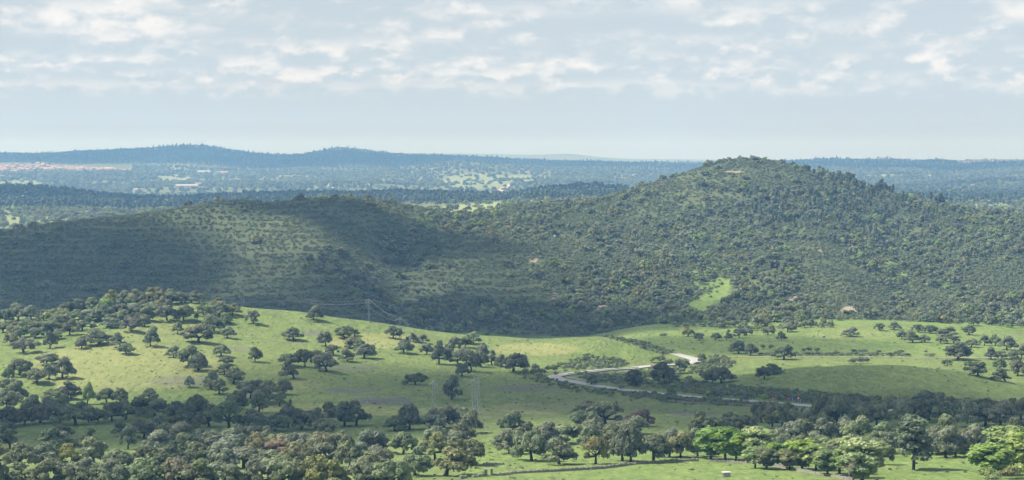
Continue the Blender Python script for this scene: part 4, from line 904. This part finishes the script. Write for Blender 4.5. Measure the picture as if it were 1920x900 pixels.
for i, x in enumerate((1377, 1411, 1501, 1698)):
    g = sign(x, 751+i*2.2 if x < 1600 else 770, 'marker', '%s of the small white marker posts along the lower road' % ORD[i]); g['category'] = 'marker post'; g['group'] = 'white marker posts along the road'; g.name = 'marker_post'
# lattice pylons and cables
def pylon(x, y, top_px, label, w0=1.3, behind=None, arm=2.6, mat=None, thick=.055, dash=False):
    p = onland(x, behind) if behind else hit(x, y); H = ZC-p.y*(top_px-HY)/F-p.z
    g = empty('lattice_pylon', p); tag(g, label, 'pylon', 'pylons of the power line'); w1 = .55; a = MB(); b_ = MB(); mat = mat or m_steel
    for sx in (-1, 1):
        for sy in (-1, 1): a.tube([(sx*w0/2, sy*w0/2, -.5), (sx*w1/2, sy*w1/2, H)], thick*1.25, 4)
    n = max(6, int(H/1.1))
    for k in range(n):
        z0, z1 = H*k/n, H*(k+1)/n; h0, h1 = (w0+(w1-w0)*k/n)/2, (w0+(w1-w0)*(k+1)/n)/2; s = 1 if k % 2 else -1
        for yy in (-1, 1): b_.tube([(-s*h0, yy*h0, z0), (s*h1, yy*h1, z1)], thick, 4)
        for xx in (-1, 1): b_.tube([(xx*h0, -s*h0, z0), (xx*h1, s*h1, z1)], thick, 4)
    a.build('legs', mat, g); b_.build('bracing', mat, g); c_ = MB(); c_.tube([(-arm/2, 0, H-.5), (arm/2, 0, H-.5)], thick*1.6, 5); c_.tube([(-arm/2, 0, H-.45), (0, 0, H+.35), (arm/2, 0, H-.45)], thick, 4); c_.build('cross_arm', mat, g)
    for k, xx in enumerate((-arm/2+.1, 0, arm/2-.1)): q = MB(); q.tube([(xx, 0, H-.55+(k == 1)*.95), (xx, 0, H-.95+(k == 1)*1.75)], .11, 6); q.build('insulator', m_white, g)
    return p, H, arm
pA = pylon(889, 776, 713, 'pylon with pale lattice on the slope, nearer one carrying the cables')
pA2 = pylon(911-14, 777, 713, 'second mast right next to the cable pylon on the slope', w0=.8, arm=1.0)
pB = pylon(813, 787, 717, 'lattice pylon with white dashed look standing alone left of the lone tall oak', w0=1.5)
pC = pylon(750.5, 636, 598, 'grey pylon on the meadow edge above the loose line of oaks', mat=m_dsteel, arm=4.5, w0=.9)
pD = pylon(692, 600, 563, 'faint grey pylon rising behind the meadow crest before the dark hill', behind=1090, mat=m_dsteel, arm=4, w0=1.2)
pE = pylon(455, 558, 525, 'faint pylon low on the dark terraced hill', behind=1235, mat=m_dsteel, arm=5, w0=1.6)
pG = pylon(434, 386, 364, 'faint pylon on the crest of the dark terraced hill', behind=1555, mat=m_dsteel, arm=5, w0=1.6)
pF = onland(925, 430); pF = (pF, 12.0, 2.6)
def cables(P, Q, sag, phrase, rad=.05):
    (p, h, am), (q, g_, an) = P, Q
    for k, s in enumerate((-1, 0, 1)):
        a = Vector((p.x+s*am/2, p.y, p.z+h-.95+(s == 0)*1.6)); b_ = Vector((q.x+s*an/2, q.y, q.z+g_-.95+(s == 0)*1.6)); n = 24; pts = []
        for i in range(n+1): t = i/n; v = a.lerp(b_, t); v.z -= sag*4*t*(1-t); pts.append(v)
        m = MB(); m.tube(pts, rad, 4); o = m.build('power_cable', m_cable, smooth=True); tag(o, '%s power cable %s' % (('left', 'upper middle', 'right')[k], phrase), 'cable', 'cables of the power line')
cables(pA, pC, 3.0, 'from the meadow-edge pylon to the slope pylon', .028)
cables(pC, pD, 1.6, 'between the meadow-edge pylon and the faint one behind the crest', .03)
cables(pD, pE, 6.0, "from behind the crest to the dark hill's low pylon", .03)
cables(pE, pG, 7.0, 'climbing the dark hill to its crest', .05)
cables(pF, pA, 6.0, 'running from the slope pylon down over the front oaks', .022)
# radio masts on the skyline
for x, yb, yt, Y_, lb in ((287.5, 279, 268, 7990, 'thin radio mast alone on the left part of the blue ridge'), (370.5, 276, 262, 7990, 'left one of the two close radio masts on the ridge summit'), (378.5, 276, 262, 7990, 'right one of the two close radio masts on the ridge summit'), (1741, 304, 290, 7990, 'hair-thin radio mast on the far right skyline')):
    p = onland(x, Y_); H = ZC-Y_*(yt-HY)/F-p.z; g = empty('radio_mast', p); tag(g, lb, 'mast', 'radio masts on the skyline'); r = Y_/8000
    a = MB(); a.tube([(0, 0, -2), (0, 0, H*.6), (0, 0, H)], [.9*r, .7*r, .35*r], 5); a.build('pole', m_dsteel, g); a = MB()
    for z in (.7, .82): a.box((0, -.6, H*z), (2.6*r, 1.0, 1.6*r))
    a.build('antennas', m_white, g)
# far towns and farm sheds: each house its own object, two parts (walls, roof)
def house_meshes(w_, d_, h_, rh, gable=True):
    a = MB(); a.box((0, 0, h_/2-1), (w_, d_, h_+2)); b_ = MB()
    b_.add([(-w_/2-.3, -d_/2-.3, h_+.01), (w_/2+.3, -d_/2-.3, h_+.01), (w_/2+.3, d_/2+.3, h_+.01), (-w_/2-.3, d_/2+.3, h_+.01), (-w_/2-.3, 0, h_+rh), (w_/2+.3, 0, h_+rh)], [(0, 1, 5, 4), (2, 3, 4, 5), (0, 4, 3), (1, 2, 5), (3, 2, 1, 0)])
    return a, b_
HM = []
for i, (w_, d_, h_, rh, wm) in enumerate([(14, 9, 6, 2.5, m_wall), (10, 9, 7, 2.2, m_wall2), (18, 10, 5, 2.6, m_wall), (11, 11, 9, 2, m_wall)]):
    a, b_ = house_meshes(w_, d_, h_, rh); HM.append((a.build('walls', wm, do_link=False).data, b_.build('roof', m_roof, do_link=False).data))
def house(x, Y_, label, group, s=1.0, k=None, name='house', cat='house', roof=None, sx=1.0):
    p = onland(x, Y_); g = empty(name, p, random.uniform(-.5, .5)); g.scale = (s*sx, s, s); tag(g, label, cat, group); k = random.randrange(4) if k is None else k
    a = bpy.data.objects.new('walls', HM[k][0]); link(a, g); a = bpy.data.objects.new('roof', HM[k][1]); link(a, g)
    if roof: recolour(a, roof)
    return g
rr = np.random.default_rng(8)
for i in range(140):
    x = 240*rr.random()**1.35; t = rr.random()
    y = (314.5+1.5*t if x > 100 else 313.5+6.5*t); hill_ = 58 < x < 98 and rr.random() < .3
    Y_ = 6420+140*(1-t)+(120 if hill_ else 0) if x > 100 else 6250+330*(1-t); house(x, Y_, 'pale house with red roof in the hazy town at the far left', 'houses of the left town', 1.15)
for i in range(120):
    x = 1800+130*rr.random()**.8; Y_ = 7480+500*rr.random()**.7; house(x, Y_, 'tiny pale house in the hazy town on the right skyline', 'houses of the right town', 1.1)
def shed(x, y, wpx, label, k=2, roof=None, Y_=None, s=1.0):
    p = hit(x, y); Y_ = Y_ or p.y; return house(x, Y_, label, 'farm buildings on the far slopes', s, k, 'farm_building', 'farm building', roof, sx=wpx*Y_/F/18/s)
shed(350, 353, 40, 'long low white farm shed on the hazy far slope', roof=m_shed, s=1.3); shed(372, 348, 12, 'short farm building with red roof above the long white shed')
shed(382, 326, 24, 'wide pale warehouse under the dark blue ridge', roof=m_shed, s=1.4); shed(420, 327, 20, 'red-roofed warehouse right of the pale one under the ridge', s=1.4)
shed(204, 315, 18, 'white warehouse at the right end of the left town', roof=m_shed, Y_=6560, s=1.4)
shed(255, 359, 8, 'small white building, left of two on the slope above the pinewood', roof=m_shed); shed(262, 361, 8, 'small white building, right of two on the slope above the pinewood', roof=m_shed)
shed(325, 338, 6, 'tiny white cottage among trees above the long shed', roof=m_shed); shed(345, 341, 6, 'tiny pale cottage right of the white cottage', roof=m_shed); shed(728, 333, 10, 'small white farmhouse beside the dirt scar at centre'); shed(690, 350, 7, 'white hut on the pale central slope', roof=m_shed)
for i, x in enumerate((1636, 1644, 1655, 1664)): shed(x, 0, 8, '%s white building of the hazy hamlet on the right ridge' % ORD[i], roof=m_shed, Y_=7900+i*8, s=1.2)
shed(1740, 333, 9, 'pale farmhouse in the blue valley on the right', roof=m_shed); shed(1824, 351, 7, 'white farmhouse above the dark field at far right', roof=m_shed)
# lone trees on the dark hill's crest
for x, w_, h_, lb in ((353, 18, 14, 'round dark oak alone on the left crest of the dark hill'), (484, 18, 11, 'low dark oak on the middle crest of the dark hill'), (560, 22, 13, 'wide dark oak on the highest crest of the dark hill'), (721, 16, 9, 'small flat dark oak on the right crest of the dark hill')):
    p = onland(x, float(crest_Y(x))); cr, tk = OAKS[int(x) % 18]; o = put_tree('holm_oak', cr, tk, p, 9.6, 6.9, w_*p.y/F, h_*p.y/F, 'dark'); tag(o, lb, 'tree')
for x, Yk, h_, lb in ((226, 3290, 13, 'tall dark pine poking above the pinewood ridge at left'), (233, 3290, 12, 'dark pine standing against the taller one on the left ridge')):
    p = onland(x, Yk); o = put_tree('pine', TALL[0][0], TALL[0][1], p, 6, 9.9, 7*p.y/F, h_*p.y/F, 'pine'); tag(o, lb, 'pine tree')
for x, w_, h_, lb in ((1487, 10, 9, 'small round tree right of the big hill summit'), (1650, 24, 22, 'tall umbrella pine breaking the skyline right of the big hill'), (1764, 20, 22, 'umbrella pine with bare trunk at the right end of the hill skyline'), (1412, 22, 18, 'bright green tree on the upper face of the big hill')):
    Y_ = float(crest_Y(x))-6 if x != 1412 else hit(1402, 358).y; p = onland(x if x != 1412 else 1402, Y_); tn = 'pine' if x != 1412 else 'lime'; cr, tk = OAKS[int(x) % 18]
    o = put_tree('umbrella_pine' if x > 1600 else 'broadleaf_tree', cr, tk, p, 9.6, 6.9, w_*p.y/F, h_*p.y/F, tn); tag(o, lb, 'tree')
# white stork gliding in front of the big hill
p = Vector(((1040-CX)/F*620, 620, ZC-620*(443-HY)/F)); st = MB()
st.tube([(-.55, 0, -.02), (-.38, 0, 0), (0, 0, .02), (.30, 0, .05), (.55, 0, .12), (.72, 0, .13)], [.02, .08, .13, .10, .045, .03], 8, 0)
for s in (-1, 1):
    c0 = [(.16, s*.08, .06), (.20, s*.55, .20), (.10, s*1.05, .22)]; c1 = [(-.22, s*.08, .05), (-.24, s*.55, .17), (-.16, s*1.05, .18)]
    for k in range(2):
        th = Vector((0, 0, .025)); q = [Vector(c0[k]), Vector(c0[k+1]), Vector(c1[k+1]), Vector(c1[k])]; st.add([v+th for v in q]+[v-th for v in q], [(0, 1, 2, 3), (7, 6, 5, 4), (0, 4, 5, 1), (1, 5, 6, 2), (2, 6, 7, 3), (3, 7, 4, 0)], 0 if k == 0 else 1)
    for f in range(4): y0 = 1.0-.02*f; st.add([(.10-.08*f, s*y0, .21), (.04-.08*f, s*y0, .2), (.02-.10*f, s*(1.28-.05*f), .25), (.04-.10*f, s*(1.28-.05*f), .26)], [(0, 1, 2, 3)], 1)
st.tube([(.72, 0, .13), (.98, 0, .10)], [.025, .008], 5, 2); st.tube([(-.5, .03, -.02), (-.95, .03, -.03)], .014, 4, 2)
o = st.build('stork', [m_white, m_black, m_red], smooth=True); o.location = p; o.rotation_euler = (math.radians(28), 0, math.radians(25)); tag(o, 'white and black stork gliding in front of the wooded hill', 'bird')

# ---------------------------------------------------------------- unseen cumulus overhead, shaped and placed to shade chosen parts of the land
m_cloud = bpy.data.materials.new('cloud_vapour'); m_cloud.use_nodes = True; t = NT(m_cloud.node_tree); t.n.clear()
o_ = t.new('ShaderNodeOutputMaterial'); tcn = t.new('ShaderNodeTexCoord'); sp = t.new('ShaderNodeSeparateXYZ'); t.l.new(tcn.outputs['Object'], sp.inputs[0])
r = t.math('SQRT', t.math('ADD', t.math('MULTIPLY', sp.outputs[0], sp.outputs[0]), t.math('MULTIPLY', sp.outputs[1], sp.outputs[1])))
nzv = t.noise(tcn.outputs['Object'], 2.2, 4, .6); r = t.math('ADD', r, t.math('MULTIPLY', t.math('SUBTRACT', nzv, .5), .7))
oi = t.new('ShaderNodeAttribute', attribute_name='opacity', attribute_type='OBJECT')
al = t.math('MULTIPLY', t.smooth(r, .92, .45), oi.outputs['Fac'])
df = t.new('ShaderNodeBsdfDiffuse'); df.inputs[0].default_value = (.85, .85, .85, 1); tp = t.new('ShaderNodeBsdfTransparent'); mx = t.new('ShaderNodeMixShader')
t.l.new(al, mx.inputs[0]); t.l.new(tp.outputs[0], mx.inputs[1]); t.l.new(df.outputs[0], mx.inputs[2]); t.l.new(mx.outputs[0], o_.inputs[0])
def cloud_mesh(i):
    bm = bmesh.new(); bmesh.ops.create_icosphere(bm, subdivisions=4, radius=1.0)
    for v in bm.verts:
        c = v.co.copy(); n = float(fbm(np.array([c.x*2.2+9*i]), np.array([c.y*2.2+c.z*1.7]), 40+i, 3)[0])
        f = .8+.45*n; v.co = Vector((c.x*f, c.y*f, (c.z*f if c.z > 0 else c.z*.15)))
    me = bpy.data.meshes.new('shade_cloud'); bm.to_mesh(me); bm.free(); me.polygons.foreach_set('use_smooth', [True]*len(me.polygons)); me.materials.append(m_cloud); return me
CM = [cloud_mesh(i) for i in range(4)]
# each cloud: photo x of its shadow's middle, distance of it, half width, half depth (m), opacity
CL = [(130, 1350, 90, 115, .93), (10, 1400, 120, 150, .9), (680, 1505, 95, 62, .93), (420, 1215, 200, 52, .93), (820, 1290, 78, 75, .85), (940, 1230, 120, 90, .93), (680, 1200, 120, 45, .93), (1060, 1290, 60, 60, .5), (430, 1290, 120, 90, .45), (880, 1400, 80, 60, .4), (1340, 1310, 50, 60, .45),
      (120, 620, 95, 62, .8), (330, 640, 85, 58, .8), (560, 690, 90, 50, .65), (700, 760, 90, 60, .5), (900, 790, 100, 70, .55), (1120, 780, 110, 75, .6), (1330, 800, 90, 80, .6), (1560, 715, 120, 52, .6), (1780, 715, 110, 52, .6), (1660, 800, 170, 50, .3), (1560, 640, 90, 50, .6), (1800, 660, 110, 60, .62), (1300, 1040, 90, 70, .6), (1180, 690, 80, 50, .4),
      (300, 7650, 1000, 620, .97), (700, 7700, 800, 560, .95), (30, 7700, 600, 560, .95), (1000, 7700, 400, 350, .6), (150, 3150, 330, 200, .75), (480, 3250, 330, 180, .8), (850, 3250, 300, 160, .8), (1080, 3250, 150, 160, .8),  (1850, 4300, 500, 350, .7), (1720, 5200, 400, 300, .5),  (1600, 7500, 700, 420, .75), (1350, 7000, 500, 400, .5), (1850, 7000, 400, 260, .8)]
for i, (x, Y_, a, b_, op) in enumerate(CL):
    p = onland(x, Y_); h = 1000 if Y_ < 6000 else 1500; c = p+SUN*((h-p.z)/SUN.z)
    o = bpy.data.objects.new('shade_cloud', CM[i % 4]); link(o); o.location = c; o.scale = (a*1.35, b_*1.35, min(a, b_)*.5); o.rotation_euler = (0, 0, 0); o['opacity'] = 1-(1-op)**.5
    tag(o, kind='structure')
# the air
check_labels()
print('OAKS', sum(o.name.startswith('holm_oak') for o in COL.objects))
HZ = MB(); x1, y0, y1, z0, z1 = 14200, -60, 15600, -60, 235
HZ.add([(-x1, y0, z0), (x1, y0, z0), (x1, y1, z0), (-x1, y1, z0), (-x1, y0, z1), (x1, y0, z1), (x1, y1, z1), (-x1, y1, z1)], [(3, 2, 1, 0), (4, 5, 6, 7), (0, 1, 5, 4), (1, 2, 6, 5), (2, 3, 7, 6), (3, 0, 4, 7)])
m_haze = bpy.data.materials.new('haze_air'); m_haze.use_nodes = True; t = NT(m_haze.node_tree); t.n.clear(); o_ = t.new('ShaderNodeOutputMaterial'); pv = t.new('ShaderNodeVolumePrincipled')
pv.inputs['Density'].default_value = 1.3e-4; pv.inputs['Absorption Color'].default_value = (1, 1, 1, 1); pv.inputs['Color'].default_value = (.25, .55, 1.0, 1); pv.inputs['Anisotropy'].default_value = .25; t.l.new(pv.outputs[0], o_.inputs['Volume'])
m_haze.cycles.homogeneous_volume = True
tag(HZ.build('haze', m_haze), kind='stuff')
